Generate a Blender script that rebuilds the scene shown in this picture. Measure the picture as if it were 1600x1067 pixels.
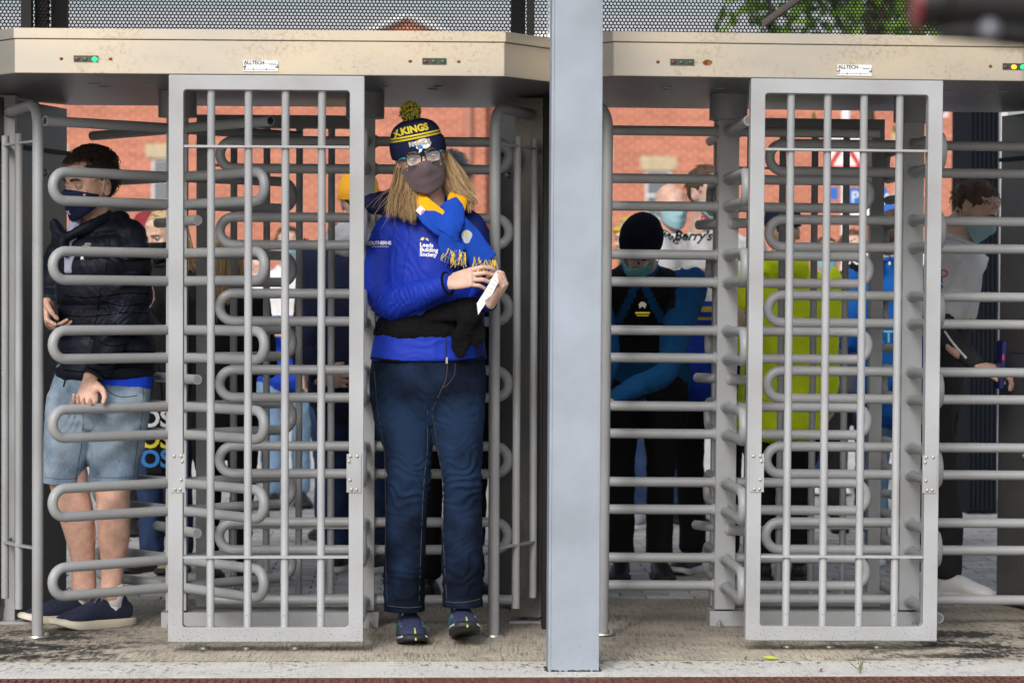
import bpy, bmesh, math, random
from mathutils import Vector, Matrix, noise
from mathutils.bvhtree import BVHTree
R = math.radians
random.seed(7)
S = bpy.context.scene
for o in list(bpy.data.objects): bpy.data.objects.remove(o)
COL = S.collection

# ------------------------------------------------------------------ camera
FPX = 4000.0                      # focal length in pixels of a 1600 px wide frame
CAM = Vector((0, -8.9, 1.2))
YAW, TILT, ROLL = math.atan(167/FPX), math.atan(53.5/FPX), 0.0034
cam_d = bpy.data.cameras.new('camera'); cam = bpy.data.objects.new('camera', cam_d); COL.objects.link(cam)
CM = Matrix.Rotation(-YAW, 4, 'Z') @ Matrix.Rotation(R(90)-TILT, 4, 'X') @ Matrix.Rotation(ROLL, 4, 'Z')
cam.matrix_world = Matrix.Translation(CAM) @ CM
cam_d.sensor_width = 36; cam_d.lens = 36*FPX/1600
cam_d.clip_start = 0.1; cam_d.clip_end = 3000
cam_d.dof.use_dof = True; cam_d.dof.focus_distance = 9.12; cam_d.dof.aperture_fstop = 4.0
S.camera = cam
# ------------------------------------------------------------------ world, sun, exposure
w = bpy.data.worlds.new('World'); S.world = w; w.use_nodes = True
nt = w.node_tree; bg = nt.nodes['Background']
sky = nt.nodes.new('ShaderNodeTexSky'); sky.sky_type = 'NISHITA'; sky.sun_disc = False
SUN_EL, SUN_AZ = 34, 200
sky.sun_elevation = R(SUN_EL); sky.sun_rotation = R(SUN_AZ)
sky.air_density = 1.0; sky.dust_density = 4.0; sky.ozone_density = 1.0
hs = nt.nodes.new('ShaderNodeHueSaturation'); hs.inputs['Saturation'].default_value = .55
nt.links.new(sky.outputs[0], hs.inputs['Color']); nt.links.new(hs.outputs[0], bg.inputs[0])
bg.inputs[1].default_value = 0.13
sd = bpy.data.lights.new('sun', 'SUN'); sun = bpy.data.objects.new('sun', sd); COL.objects.link(sun)
sd.energy = 1.5; sd.angle = R(18); sd.color = (1, .98, .955)
az, el = R(SUN_AZ), R(SUN_EL)     # direction towards the sun (azimuth clockwise from +Y)
sv = Vector((math.sin(az)*math.cos(el), math.cos(az)*math.cos(el), math.sin(el)))
sun.rotation_euler = sv.to_track_quat('Z', 'Y').to_euler()
S.view_settings.view_transform = 'Standard'; S.view_settings.look = 'None'
S.view_settings.gamma = 1; S.view_settings.use_curve_mapping = False
S.view_settings.exposure = 0.18

def at(px, py, Y):
    """point of the plane y=Y that the photograph shows at this pixel (used to survey the place)"""
    d = CM.to_3x3() @ Vector(((px-800)/FPX, -(py-533.5)/FPX, -1))
    return CAM + d*((Y-CAM.y)/d.y)
def ground_at(px, Y):
    p = at(px, 900, Y); return Vector((p.x, Y, 0))

# ------------------------------------------------------------------ materials
MATS = {}
def mat(name, col, rough=.5, metal=0, var=.0, vscale=8, bump=0, bscale=60, spec=.5, emit=None, estr=0, col2=None, stretch=None, coat=0, sheen=0, trans=0, alpha=1, vdetail=4):
    if name in MATS: return MATS[name]
    m = bpy.data.materials.new(name); m.use_nodes = True; MATS[name] = m
    t = m.node_tree; b = t.nodes['Principled BSDF']
    b.inputs['Base Color'].default_value = (*col, 1); b.inputs['Roughness'].default_value = rough
    b.inputs['Metallic'].default_value = metal; b.inputs['Specular IOR Level'].default_value = spec
    b.inputs['Coat Weight'].default_value = coat; b.inputs['Sheen Weight'].default_value = sheen
    b.inputs['Transmission Weight'].default_value = trans; b.inputs['Alpha'].default_value = alpha
    if emit: b.inputs['Emission Color'].default_value = (*emit, 1); b.inputs['Emission Strength'].default_value = estr
    tc = None
    def coords():
        nonlocal tc
        if tc is None:
            g = t.nodes.new('ShaderNodeTexCoord'); mp = t.nodes.new('ShaderNodeMapping')
            mp.inputs['Scale'].default_value = stretch or (1, 1, 1)
            t.links.new(g.outputs['Object'], mp.inputs[0]); tc = mp
        return tc.outputs[0]
    if var or col2:
        n = t.nodes.new('ShaderNodeTexNoise'); n.inputs['Scale'].default_value = vscale; n.inputs['Detail'].default_value = vdetail
        n.inputs['Roughness'].default_value = .6
        t.links.new(coords(), n.inputs['Vector'])
        r = t.nodes.new('ShaderNodeValToRGB'); r.color_ramp.elements[0].position = .35; r.color_ramp.elements[1].position = .65
        c2 = col2 or tuple(min(1, c*(1+var)) for c in col); c1 = col if col2 else tuple(c*(1-var) for c in col)
        r.color_ramp.elements[0].color = (*c1, 1); r.color_ramp.elements[1].color = (*c2, 1)
        t.links.new(n.outputs['Fac'], r.inputs[0]); t.links.new(r.outputs[0], b.inputs['Base Color'])
    if bump:
        n2 = t.nodes.new('ShaderNodeTexNoise'); n2.inputs['Scale'].default_value = bscale; n2.inputs['Detail'].default_value = 3
        t.links.new(coords(), n2.inputs['Vector'])
        bp = t.nodes.new('ShaderNodeBump'); bp.inputs['Strength'].default_value = 1; bp.inputs['Distance'].default_value = bump
        t.links.new(n2.outputs['Fac'], bp.inputs['Height']); t.links.new(bp.outputs[0], b.inputs['Normal'])
    return m
def nodes_of(m): return m.node_tree, m.node_tree.nodes, m.node_tree.links, m.node_tree.nodes['Principled BSDF']

# ------------------------------------------------------------------ mesh builder
def V(*a): return Vector(a)
class MB:
    def __init__(s): s.v = []; s.f = []; s.m = []; s.cur = 0
    def add(s, vs, fs, mi=None):
        o = len(s.v); s.v += [Vector(x) for x in vs]; s.f += [tuple(i+o for i in f) for f in fs]; s.m += [s.cur if mi is None else mi]*len(fs)
        return s
    def box(s, a, b):
        x0, y0, z0 = a; x1, y1, z1 = b
        return s.add([(x0,y0,z0),(x1,y0,z0),(x1,y1,z0),(x0,y1,z0),(x0,y0,z1),(x1,y0,z1),(x1,y1,z1),(x0,y1,z1)],
                     [(3,2,1,0),(4,5,6,7),(0,1,5,4),(1,2,6,5),(2,3,7,6),(3,0,4,7)])
    def obox(s, c, sx, sy, sz, M=None, ch=0):
        """box by centre and half sizes with chamfered long edges in x/z"""
        M = M or Matrix.Identity(3)
        if not ch:
            vs = [Vector((i*sx, j*sy, k*sz)) for k in (-1,1) for j in (-1,1) for i in (-1,1)]
            return s.add([Vector(c)+M@v for v in vs], [(0,2,3,1),(4,5,7,6),(0,1,5,4),(1,3,7,5),(3,2,6,7),(2,0,4,6)])
        out = []
        for yy in ((-sy, ch), (-sy+ch, 0), (sy-ch, 0), (sy, ch)):
            y, c2 = yy
            for (i, j) in ((-1,-1),(1,-1),(1,1),(-1,1)): out.append(Vector((i*(sx-c2), y, j*(sz-c2))))
        fs = [(0,1,2,3),(15,14,13,12)]
        for k in range(3):
            for q in range(4):
                a = k*4+q; b2 = k*4+(q+1)%4; fs.append((a+4, b2+4, b2, a))
        return s.add([Vector(c)+M@v for v in out], fs)
    def sphere(s, c, r, M=None, seg=14, rings=9):
        if not hasattr(r, '__len__'): r = (r, r, r)
        c = Vector(c); M = M or Matrix.Identity(3)
        vs = [c+M@Vector((0,0,r[2]))]
        for i in range(1, rings):
            t = math.pi*i/rings
            for j in range(seg):
                p = 2*math.pi*j/seg; vs.append(c+M@Vector((r[0]*math.sin(t)*math.cos(p), r[1]*math.sin(t)*math.sin(p), r[2]*math.cos(t))))
        vs.append(c+M@Vector((0,0,-r[2]))); fs = []
        for j in range(seg): fs.append((0, 1+j, 1+(j+1)%seg))
        for i in range(rings-2):
            for j in range(seg):
                a = 1+i*seg+j; b = 1+i*seg+(j+1)%seg; fs.append((a, a+seg, b+seg, b))
        l = len(vs)-1; o = 1+(rings-2)*seg
        for j in range(seg): fs.append((l, o+(j+1)%seg, o+j))
        return s.add(vs, fs)
    def tube(s, pts, r, n=10, closed=False, cap=True, ref=None, flat=None):
        """sweep a circle (or ellipse, with flat=b/a) along points; r number or list"""
        pts = [Vector(p) for p in pts]; k = len(pts)
        rs = r if hasattr(r, '__len__') else [r]*k
        rr = [(x if hasattr(x, '__len__') else (x, x*(flat or 1))) for x in rs]
        u = None; vs = []
        for i, p in enumerate(pts):
            if closed: t = pts[(i+1) % k]-pts[i-1]
            else: t = pts[min(i+1, k-1)]-pts[max(i-1, 0)]
            if t.length < 1e-9: t = Vector((0,0,1))
            t.normalize()
            if ref is not None: h = Vector(ref) if not callable(ref) else Vector(ref(i))
            else: h = u if u is not None else (Vector((0,0,1)) if abs(t.z) < .9 else Vector((0,1,0)))
            u = h-t*h.dot(t)
            if u.length < 1e-6: u = t.orthogonal()
            u.normalize(); w_ = t.cross(u)
            for j in range(n):
                a = 2*math.pi*j/n; vs.append(p+u*math.cos(a)*rr[i][0]+w_*math.sin(a)*rr[i][1])
        fs = []
        for i in range(k if closed else k-1):
            for j in range(n):
                a = i*n+j; b = i*n+(j+1)%n; c = ((i+1)%k)*n+(j+1)%n; d = ((i+1)%k)*n+j; fs.append((a, b, c, d))
        if cap and not closed: fs.append(tuple(reversed(range(n)))); fs.append(tuple(range((k-1)*n, k*n)))
        return s.add(vs, fs)
    def capsule(s, a, b, ra, rb=None, n=12):
        rb = ra if rb is None else rb
        s.sphere(a, ra, seg=n, rings=8); s.sphere(b, rb, seg=n, rings=8); return s.tube([a, b], [ra, rb], n=n)
    def loft(s, pts, rad, ref=(1,0,0), n=18, sub=5, mod=None):
        P_, Q_ = crom([Vector(p) for p in pts], sub), crom([Vector((a, b, 0)) for a, b in rad], sub)
        rr = [(q.x, q.y) for q in Q_]
        if mod: rr = [mod(i/(len(rr)-1), a, b) for i, (a, b) in enumerate(rr)]
        # rounded ends
        t0 = (P_[0]-P_[1]).normalized(); t1 = (P_[-1]-P_[-2]).normalized()
        e0 = min(rr[0])*.45; e1 = min(rr[-1])*.45
        P2 = [P_[0]+t0*e0, P_[0]+t0*e0*.7]+P_+[P_[-1]+t1*e1*.7, P_[-1]+t1*e1]
        q0, q1 = rr[0], rr[-1]
        R2 = [(q0[0]*.35, q0[1]*.35), (q0[0]*.8, q0[1]*.8)]+rr+[(q1[0]*.8, q1[1]*.8), (q1[0]*.35, q1[1]*.35)]
        return s.tube(P2, R2, n=n, ref=ref)
    def mesh(s, name='m'):
        me = bpy.data.meshes.new(name); me.from_pydata([tuple(v) for v in s.v], [], s.f); me.update(); return me
    def build(s, name, mats, parent=None, smooth=None, origin=None, label=None, kind=None, fix=False):
        me = s.mesh(name)
        if not isinstance(mats, (list, tuple)): mats = [mats]
        for m in mats: me.materials.append(m)
        me.polygons.foreach_set('material_index', s.m)
        if fix:
            bm = bmesh.new(); bm.from_mesh(me); bmesh.ops.recalc_face_normals(bm, faces=bm.faces); bm.to_mesh(me); bm.free()
        return obj(name, me, parent, smooth, origin, label, kind)
def crom(p, sub):
    out = []
    for i in range(len(p)-1):
        a, b, c, d = p[max(i-1, 0)], p[i], p[i+1], p[min(i+2, len(p)-1)]
        for k in range(sub):
            t = k/sub
            out.append(.5*((2*b)+(c-a)*t+(2*a-5*b+4*c-d)*t*t+(3*b-a-3*c+d)*t**3))
    out.append(p[-1].copy()); return out
def obj(name, me, parent=None, smooth=None, origin=None, label=None, kind=None):
    """link a mesh given in world coordinates; origin moves its pivot; parent keeps world place"""
    if origin is not None:
        me.transform(Matrix.Translation(-Vector(origin)))
    if smooth is not None:
        me.polygons.foreach_set('use_smooth', [True]*len(me.polygons))
        if smooth < 180: me.set_sharp_from_angle(angle=R(smooth))
    o = bpy.data.objects.new(name, me); COL.objects.link(o)
    if parent is not None:
        o.parent = parent
        if origin is not None: o.location = Vector(origin)-world_loc(parent)
        else: me.transform(Matrix.Translation(-world_loc(parent)))
    elif origin is not None: o.location = origin
    if label: o['label'] = label
    if kind: o['kind'] = kind
    return o
def world_loc(o):
    v = Vector((0,0,0))
    while o: v += o.location; o = o.parent
    return v
def thing(name, label, cat, loc, group=None):
    o = bpy.data.objects.new(name, None); COL.objects.link(o); o.location = loc; o.empty_display_size = .2
    o['label'] = label; o['category'] = cat
    if group: o['group'] = group
    return o
def tag(o, label, cat, group=None):
    o['label'] = label; o['category'] = cat
    if group: o['group'] = group
    return o
def share(name, me, parent, loc, rotz=0, rot=None):
    o = bpy.data.objects.new(name, me); COL.objects.link(o); o.parent = parent; o.location = loc
    if rot is not None: o.rotation_euler = rot
    elif rotz: o.rotation_euler = (0, 0, rotz)
    return o
def copy_tree(o, parent=None):
    c = o.copy(); COL.objects.link(c); c.parent = parent
    for ch in [x for x in o.children]: copy_tree(ch, c)
    return c
_tmpc = bpy.data.collections.new('tmp'); COL.children.link(_tmpc)
def remeshed(mb, voxel, smooth=3, name='m', relax=.5):
    """one continuous surface grown over overlapping solids"""
    me = mb.mesh(name); o = bpy.data.objects.new('tmp', me); _tmpc.objects.link(o)
    m = o.modifiers.new('r', 'REMESH'); m.mode = 'VOXEL'; m.voxel_size = voxel; m.adaptivity = 0
    if smooth:
        k = o.modifiers.new('s', 'SMOOTH'); k.factor = relax; k.iterations = smooth
    dg = bpy.context.evaluated_depsgraph_get(); out = bpy.data.meshes.new_from_object(o.evaluated_get(dg))
    bpy.data.objects.remove(o); bpy.data.meshes.remove(me); out.name = name
    return out
def text_mesh(txt, size, bold=0, shear=0, spacing=1.0, align='CENTER'):
    c = bpy.data.curves.new('t', 'FONT'); c.body = txt; c.size = size; c.offset = bold; c.shear = shear; c.space_character = spacing
    c.align_x = align; c.align_y = 'CENTER'; c.resolution_u = 3; c.extrude = 0
    o = bpy.data.objects.new('t', c); _tmpc.objects.link(o)
    dg = bpy.context.evaluated_depsgraph_get(); me = bpy.data.meshes.new_from_object(o.evaluated_get(dg))
    bpy.data.objects.remove(o); return me
def subdiv_mesh(me, ln):
    bm = bmesh.new(); bm.from_mesh(me); bmesh.ops.triangulate(bm, faces=bm.faces)
    for _ in range(4):
        es = [e for e in bm.edges if e.calc_length() > ln]
        if not es: break
        bmesh.ops.subdivide_edges(bm, edges=es, cuts=1); bmesh.ops.triangulate(bm, faces=[f for f in bm.faces if len(f.verts) > 3])
    bm.to_mesh(me); bm.free()
def bvh_of(o):
    me = o.data; M = Matrix.Translation(world_loc(o))
    return BVHTree.FromPolygons([M@v.co for v in me.vertices], [p.vertices[:] for p in me.polygons])
def decal(me, centre, bvh, mt, name, parent, rot=0, depth=(0,1,0), off=.0015, right=None, ln=.006, warp=None, label=None):
    """lay flat lettering or a print on a surface, thrown along depth"""
    d = Vector(depth).normalized(); r_ = Vector(right or (1,0,0)); r_ = (r_-d*r_.dot(d)).normalized(); u = r_.cross(d)
    subdiv_mesh(me, ln); c = Vector(centre); ca, sa = math.cos(rot), math.sin(rot)
    for v in me.vertices:
        x, y = v.co.x, v.co.y
        if warp: x, y = warp(x, y)
        p = c+r_*(x*ca-y*sa)+u*(x*sa+y*ca)
        h = bvh.ray_cast(p-d*.4, d, .9)
        v.co = (h[0]-d*off) if h[0] is not None else p
    me.materials.clear(); me.materials.append(mt)
    return obj(name, me, parent, label=label)
def poly_mesh(pts):
    me = bpy.data.meshes.new('p'); me.from_pydata([(x, y, 0) for x, y in pts], [], [tuple(range(len(pts)))]); return me
# ================================================================== MATERIALS OF THE SETTING
def speckled(name, base, speck, rough=.42, zfade=None, bump=.0004):
    """painted steel with fine dirt specks"""
    m = mat(name, base, rough); t, N, L, B = nodes_of(m)
    tc = N.new('ShaderNodeTexCoord')
    n1 = N.new('ShaderNodeTexNoise'); n1.inputs['Scale'].default_value = 3; n1.inputs['Detail'].default_value = 6; L.new(tc.outputs['Object'], n1.inputs['Vector'])
    r1 = N.new('ShaderNodeValToRGB'); r1.color_ramp.elements[0].position = .3; r1.color_ramp.elements[1].position = .75
    r1.color_ramp.elements[0].color = (base[0]*.74, base[1]*.73, base[2]*.70, 1); r1.color_ramp.elements[1].color = (*[c*1.08 for c in base], 1); L.new(n1.outputs['Fac'], r1.inputs[0])
    n2 = N.new('ShaderNodeTexNoise'); n2.inputs['Scale'].default_value = 170; n2.inputs['Detail'].default_value = 2; L.new(tc.outputs['Object'], n2.inputs['Vector'])
    gm = N.new('ShaderNodeNewGeometry'); sp = N.new('ShaderNodeSeparateXYZ'); L.new(gm.outputs['Position'], sp.inputs[0])
    mr = N.new('ShaderNodeMapRange'); mr.inputs['From Min'].default_value = 0; mr.inputs['From Max'].default_value = .55; mr.inputs['To Min'].default_value = speck[0]; mr.inputs['To Max'].default_value = speck[1]
    L.new(sp.outputs['Z'], mr.inputs['Value'])
    gt = N.new('ShaderNodeMath'); gt.operation = 'GREATER_THAN'; L.new(n2.outputs['Fac'], gt.inputs[0]); L.new(mr.outputs[0], gt.inputs[1])
    mx = N.new('ShaderNodeMixRGB'); L.new(gt.outputs[0], mx.inputs[0]); L.new(r1.outputs[0], mx.inputs[1]); mx.inputs[2].default_value = (base[0]*.4, base[1]*.38, base[2]*.36, 1)
    L.new(mx.outputs[0], B.inputs['Base Color'])
    bp = N.new('ShaderNodeBump'); bp.inputs['Distance'].default_value = bump; bp.inputs['Strength'].default_value = .6
    n3 = N.new('ShaderNodeTexNoise'); n3.inputs['Scale'].default_value = 90; L.new(tc.outputs['Object'], n3.inputs['Vector']); L.new(n3.outputs['Fac'], bp.inputs['Height']); L.new(bp.outputs[0], B.inputs['Normal'])
    return m
M_PIPE = speckled('grey_painted_steel', (.330, .345, .365), (.72, .80))
M_FRAME = speckled('grey_painted_frame', (.405, .425, .458), (.62, .79))
M_COL = speckled('blue_grey_column_paint', (.335, .392, .480), (.70, .82), rough=.5)
M_DARKPIPE = mat('dark_grey_steel', (.16, .16, .165), .5, var=.12)
M_BLACK = mat('black_powder_coat', (.009, .009, .010), .6, spec=.25)
M_MESH = mat('black_perforated_sheet', (.006, .006, .007), .8, spec=.15)
M_BOLT = mat('zinc_bolt', (.42, .41, .38), .35, metal=.8)
M_RUST = mat('rust', (.20, .075, .02), .9, var=.5, vscale=60)
M_RUBBER = mat('black_rubber', (.015, .015, .015), .7)
M_GLASSK = mat('dark_indicator_glass', (.012, .018, .016), .12, coat=.6)
M_LEDG = mat('green_lamp', (.0, .6, .2), .4, emit=(.01, 1, .15), estr=2.2)
M_LEDA = mat('amber_lamp', (.9, .35, .0), .4, emit=(1, .36, .01), estr=2.2)
M_LEDOFF = mat('unlit_lamp', (.03, .08, .03), .3)
M_LEDRED = mat('unlit_red_lamp', (.09, .02, .02), .3)
M_PLATE = mat('white_nameplate', (.72, .73, .74), .35)
M_INK = mat('black_ink', (.012, .012, .012), .5)
M_BLUEINK = mat('blue_ink', (.03, .12, .35), .5)

def stainless(name, base, stain, rough=.36):
    m = mat(name, base, rough, metal=.55); t, N, L, B = nodes_of(m)
    tc = N.new('ShaderNodeTexCoord'); mp = N.new('ShaderNodeMapping'); mp.inputs['Scale'].default_value = (1, 1, 3.2); L.new(tc.outputs['Object'], mp.inputs[0])
    a = N.new('ShaderNodeTexNoise'); a.inputs['Scale'].default_value = 1.1; a.inputs['Detail'].default_value = 3; L.new(mp.outputs[0], a.inputs['Vector'])
    ra = N.new('ShaderNodeValToRGB'); ra.color_ramp.elements[0].position = .32; ra.color_ramp.elements[1].position = .68
    ra.color_ramp.elements[0].color = (base[0]*.66, base[1]*.74, base[2]*.92, 1); ra.color_ramp.elements[1].color = (*base, 1); L.new(a.outputs['Fac'], ra.inputs[0])  # slow warm-to-grey drift paints reflected light into the steel's colour
    b2 = N.new('ShaderNodeTexNoise'); b2.inputs['Scale'].default_value = 75; b2.inputs['Detail'].default_value = 6; b2.inputs['Roughness'].default_value = .75; L.new(tc.outputs['Object'], b2.inputs['Vector'])
    rb = N.new('ShaderNodeValToRGB'); rb.color_ramp.elements[0].position = .50; rb.color_ramp.elements[1].position = .66; L.new(b2.outputs['Fac'], rb.inputs[0])
    c3 = N.new('ShaderNodeTexNoise'); c3.inputs['Scale'].default_value = 4.5; c3.inputs['Detail'].default_value = 4; L.new(tc.outputs['Object'], c3.inputs['Vector'])
    rc = N.new('ShaderNodeValToRGB'); rc.color_ramp.elements[0].position = .45; rc.color_ramp.elements[1].position = .62; L.new(c3.outputs['Fac'], rc.inputs[0])
    mu = N.new('ShaderNodeMath'); mu.operation = 'MULTIPLY'; L.new(rb.outputs[0], mu.inputs[0]); L.new(rc.outputs[0], mu.inputs[1])
    mu2 = N.new('ShaderNodeMath'); mu2.operation = 'MULTIPLY'; mu2.inputs[1].default_value = .62; L.new(mu.outputs[0], mu2.inputs[0])
    mx = N.new('ShaderNodeMixRGB'); L.new(mu2.outputs[0], mx.inputs[0]); L.new(ra.outputs[0], mx.inputs[1]); mx.inputs[2].default_value = (*stain, 1)
    L.new(mx.outputs[0], B.inputs['Base Color'])
    br = N.new('ShaderNodeTexNoise'); br.inputs['Scale'].default_value = 60; mp2 = N.new('ShaderNodeMapping'); mp2.inputs['Scale'].default_value = (1, 1, 40); L.new(tc.outputs['Object'], mp2.inputs[0]); L.new(mp2.outputs[0], br.inputs['Vector'])
    mr = N.new('ShaderNodeMapRange'); mr.inputs['To Min'].default_value = rough-.08; mr.inputs['To Max'].default_value = rough+.14; L.new(br.outputs['Fac'], mr.inputs['Value']); L.new(mr.outputs[0], B.inputs['Roughness'])
    return m
M_STEEL = stainless('stained_stainless_fascia', (.545, .475, .365), (.25, .16, .07), rough=.32)
M_STEELD = stainless('shaded_stainless_underside', (.20, .197, .195), (.16, .13, .10), rough=.38)  # darker copy of the header steel, underside shade put into its colour
M_CAB = stainless('brown_grey_cabinet_steel', (.19, .178, .160), (.06, .05, .04), rough=.34)

# concrete -----------------------------------------------------------
def concrete(name, base, light, dark, stain_amt=1.0, paint=None):
    m = mat(name, base, .85); t, N, L, B = nodes_of(m)
    g = N.new('ShaderNodeNewGeometry')
    def noise_(sc, det=5, rough=.6, vec=None, rot=0, st=(1,1,1)):
        mp = N.new('ShaderNodeMapping'); mp.inputs['Scale'].default_value = st; mp.inputs['Rotation'].default_value = (0, 0, rot)
        rt = N.new('ShaderNodeMapping'); rt.inputs['Rotation'].default_value = (0, 0, rot); L.new(g.outputs['Position'], rt.inputs[0])
        mp.inputs['Rotation'].default_value = (0,0,0); L.new(rt.outputs[0], mp.inputs[0])
        n = N.new('ShaderNodeTexNoise'); n.inputs['Scale'].default_value = sc; n.inputs['Detail'].default_value = det; n.inputs['Roughness'].default_value = rough
        L.new(mp.outputs[0], n.inputs['Vector']); return n.outputs['Fac']
    def ramp(f, a, b, ca=(0,0,0), cb=(1,1,1)):
        r = N.new('ShaderNodeValToRGB'); r.color_ramp.elements[0].position = a; r.color_ramp.elements[1].position = b
        r.color_ramp.elements[0].color = (*ca, 1); r.color_ramp.elements[1].color = (*cb, 1); L.new(f, r.inputs[0]); return r.outputs[0]
    def mix(f, a, b):
        x = N.new('ShaderNodeMixRGB')
        if isinstance(f, (int, float)): x.inputs[0].default_value = f
        else: L.new(f, x.inputs[0])
        for i, q in ((1, a), (2, b)):
            if isinstance(q, tuple): x.inputs[i].default_value = (*q, 1)
            else: L.new(q, x.inputs[i])
        return x.outputs[0]
    def math_(op, a, b):
        x = N.new('ShaderNodeMath'); x.operation = op; x.use_clamp = True
        for i, q in ((0, a), (1, b)):
            if isinstance(q, (int, float)): x.inputs[i].default_value = q
            else: L.new(q, x.inputs[i])
        return x.outputs[0]
    sp = N.new('ShaderNodeSeparateXYZ'); L.new(g.outputs['Position'], sp.inputs[0])
    def mr(out, a, b, lo, hi):
        x = N.new('ShaderNodeMapRange'); x.inputs['From Min'].default_value = a; x.inputs['From Max'].default_value = b; x.inputs['To Min'].default_value = lo; x.inputs['To Max'].default_value = hi
        x.clamp = True; L.new(out, x.inputs['Value']); return x.outputs[0]
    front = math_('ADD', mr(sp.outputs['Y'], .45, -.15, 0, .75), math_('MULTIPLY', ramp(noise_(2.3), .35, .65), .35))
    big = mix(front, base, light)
    big = mix(math_('MULTIPLY', ramp(noise_(5.5, 6), .42, .7), .45), big, tuple(x*.62 for x in base))
    fine = noise_(110, 5, .7, st=(1, .35, 1))
    c = mix(math_('MULTIPLY', ramp(fine, .50, .66), .55), big, tuple(x*.42 for x in base))
    streak = noise_(120, 4, .6, rot=R(3), st=(1, .045, 1)); streak2 = noise_(130, 4, .6, rot=R(-.8), st=(1, .06, 1))
    ms = ramp(noise_(1.6, 2), .44, .54)
    gsum = N.new('ShaderNodeMixRGB'); L.new(ms, gsum.inputs[0]); L.new(streak, gsum.inputs[1]); L.new(streak2, gsum.inputs[2])
    gro = math_('MULTIPLY', ramp(gsum.outputs[0], .49, .60), ramp(noise_(4.2, 5), .30, .55))
    c = mix(math_('MULTIPLY', gro, .55), c, dark)
    gro2 = gro
    side = math_('ADD', mr(sp.outputs['X'], -.62, -1.15, 0, 1), mr(sp.outputs['X'], 1.25, 1.95, 0, 1))
    band = math_('MULTIPLY', mr(sp.outputs['Y'], -.26, -.17, 0, 1), mr(sp.outputs['Y'], 1.0, .5, .15, 1))
    msk = math_('MULTIPLY', side, band)
    dirt = noise_(48, 8, .72, st=(.8, .34, 1)); clump = noise_(3.4, 5, .6, st=(1, 1.6, 1))
    d3 = ramp(math_('ADD', math_('ADD', math_('MULTIPLY', dirt, .5), math_('MULTIPLY', clump, .62)), math_('MULTIPLY', msk, .115)), .62, .70)
    d3 = math_('MULTIPLY', d3, math_('ADD', math_('MULTIPLY', msk, .8), .22))
    c = mix(math_('MULTIPLY', d3, stain_amt), c, (.020, .019, .017))
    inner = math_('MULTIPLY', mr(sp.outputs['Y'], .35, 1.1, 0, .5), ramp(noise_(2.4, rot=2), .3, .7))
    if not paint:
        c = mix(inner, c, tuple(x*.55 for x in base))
        seam = math_('MULTIPLY', mr(sp.outputs['Y'], -.205, -.228, 0, 1), ramp(noise_(14, 6, .7), .46, .56)); c = mix(math_('MULTIPLY', seam, .8), c, (.06, .045, .03))
    if paint:
        chips = ramp(noise_(44, 7, .7, st=(1, .45, 1)), .545, .565); clus = ramp(noise_(3.1, 5, st=(1, 2, 1)), .44, .54)
        edge = mr(sp.outputs['Y'], -.50, -.27, .30, 1)
        f = math_('MULTIPLY', math_('MULTIPLY', chips, clus), edge)
        specks = math_('MULTIPLY', ramp(noise_(170, 3, .6, st=(1, .3, 1)), .62, .66), .6)
        pc = mix(ramp(noise_(5, 6), .4, .7), paint, tuple(x*.88 for x in paint))
        pc = mix(math_('MULTIPLY', gro, .13), pc, tuple(x*.55 for x in base))
        cream = math_('MULTIPLY', mr(sp.outputs['Y'], -.36, -.24, 0, .9), ramp(noise_(6, 6), .40, .6))
        pc = mix(math_('MULTIPLY', cream, .6), pc, light)
        c = mix(math_('MULTIPLY', specks, 1), pc, (.10, .09, .07)); c = mix(math_('MULTIPLY', f, .95), c, (.028, .026, .022))
    L.new(c, B.inputs['Base Color'])
    bp = N.new('ShaderNodeBump'); bp.inputs['Distance'].default_value = .004; bp.inputs['Strength'].default_value = .7
    hh = math_('ADD', math_('MULTIPLY', fine, .3), math_('MULTIPLY', gro, -.5) if False else math_('SUBTRACT', .6, math_('MULTIPLY', gro, .5)))
    L.new(hh, bp.inputs['Height']); L.new(bp.outputs[0], B.inputs['Normal'])
    return m
M_CONC = concrete('broomed_concrete', (.34, .305, .25), (.68, .605, .48), (.06, .052, .042))
M_PAINT = concrete('worn_white_paint', (.42, .36, .27), (.56, .49, .37), (.12, .10, .08), .3, paint=(.76, .75, .71))
M_DRAIN = mat('rusty_drain_iron', (.16, .065, .05), .8, var=.45, vscale=30, bump=.002)
M_PAV = [mat('paving_block_'+n, c, .88, var=.16, vscale=30, bump=.001, bscale=200) for n, c in
         (('grey', (.36, .355, .345)), ('mid', (.31, .305, .297)), ('light', (.42, .412, .40)))]
M_JOINT = mat('paving_joint_sand', (.085, .08, .072), .95, var=.3, vscale=40)
M_ROAD = mat('pale_road', (.52, .52, .52), .9, var=.1, vscale=.8, bump=.003, bscale=90)
M_GROUND = mat('distant_ground', (.13, .13, .12), .95, var=.2, vscale=.5)
M_KERB = mat('kerb_stone', (.42, .41, .39), .85, var=.12)
M_WHITE = mat('white_upvc', (.78, .79, .80), .35)
M_SAND = mat('sandstone_lintel', (.50, .41, .27), .85, var=.12, vscale=5)
M_SLATE = mat('grey_roof_slate', (.50, .51, .53), .7, var=.15, vscale=6)
M_PANE = mat('window_glass', (.10, .13, .17), .06, spec=.8, coat=.5)
M_LEAF = mat('tree_leaf', (.17, .32, .035), .6, var=.45, vscale=3, trans=.0)
M_BARK = mat('bark', (.07, .055, .04), .9, var=.3)
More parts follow.
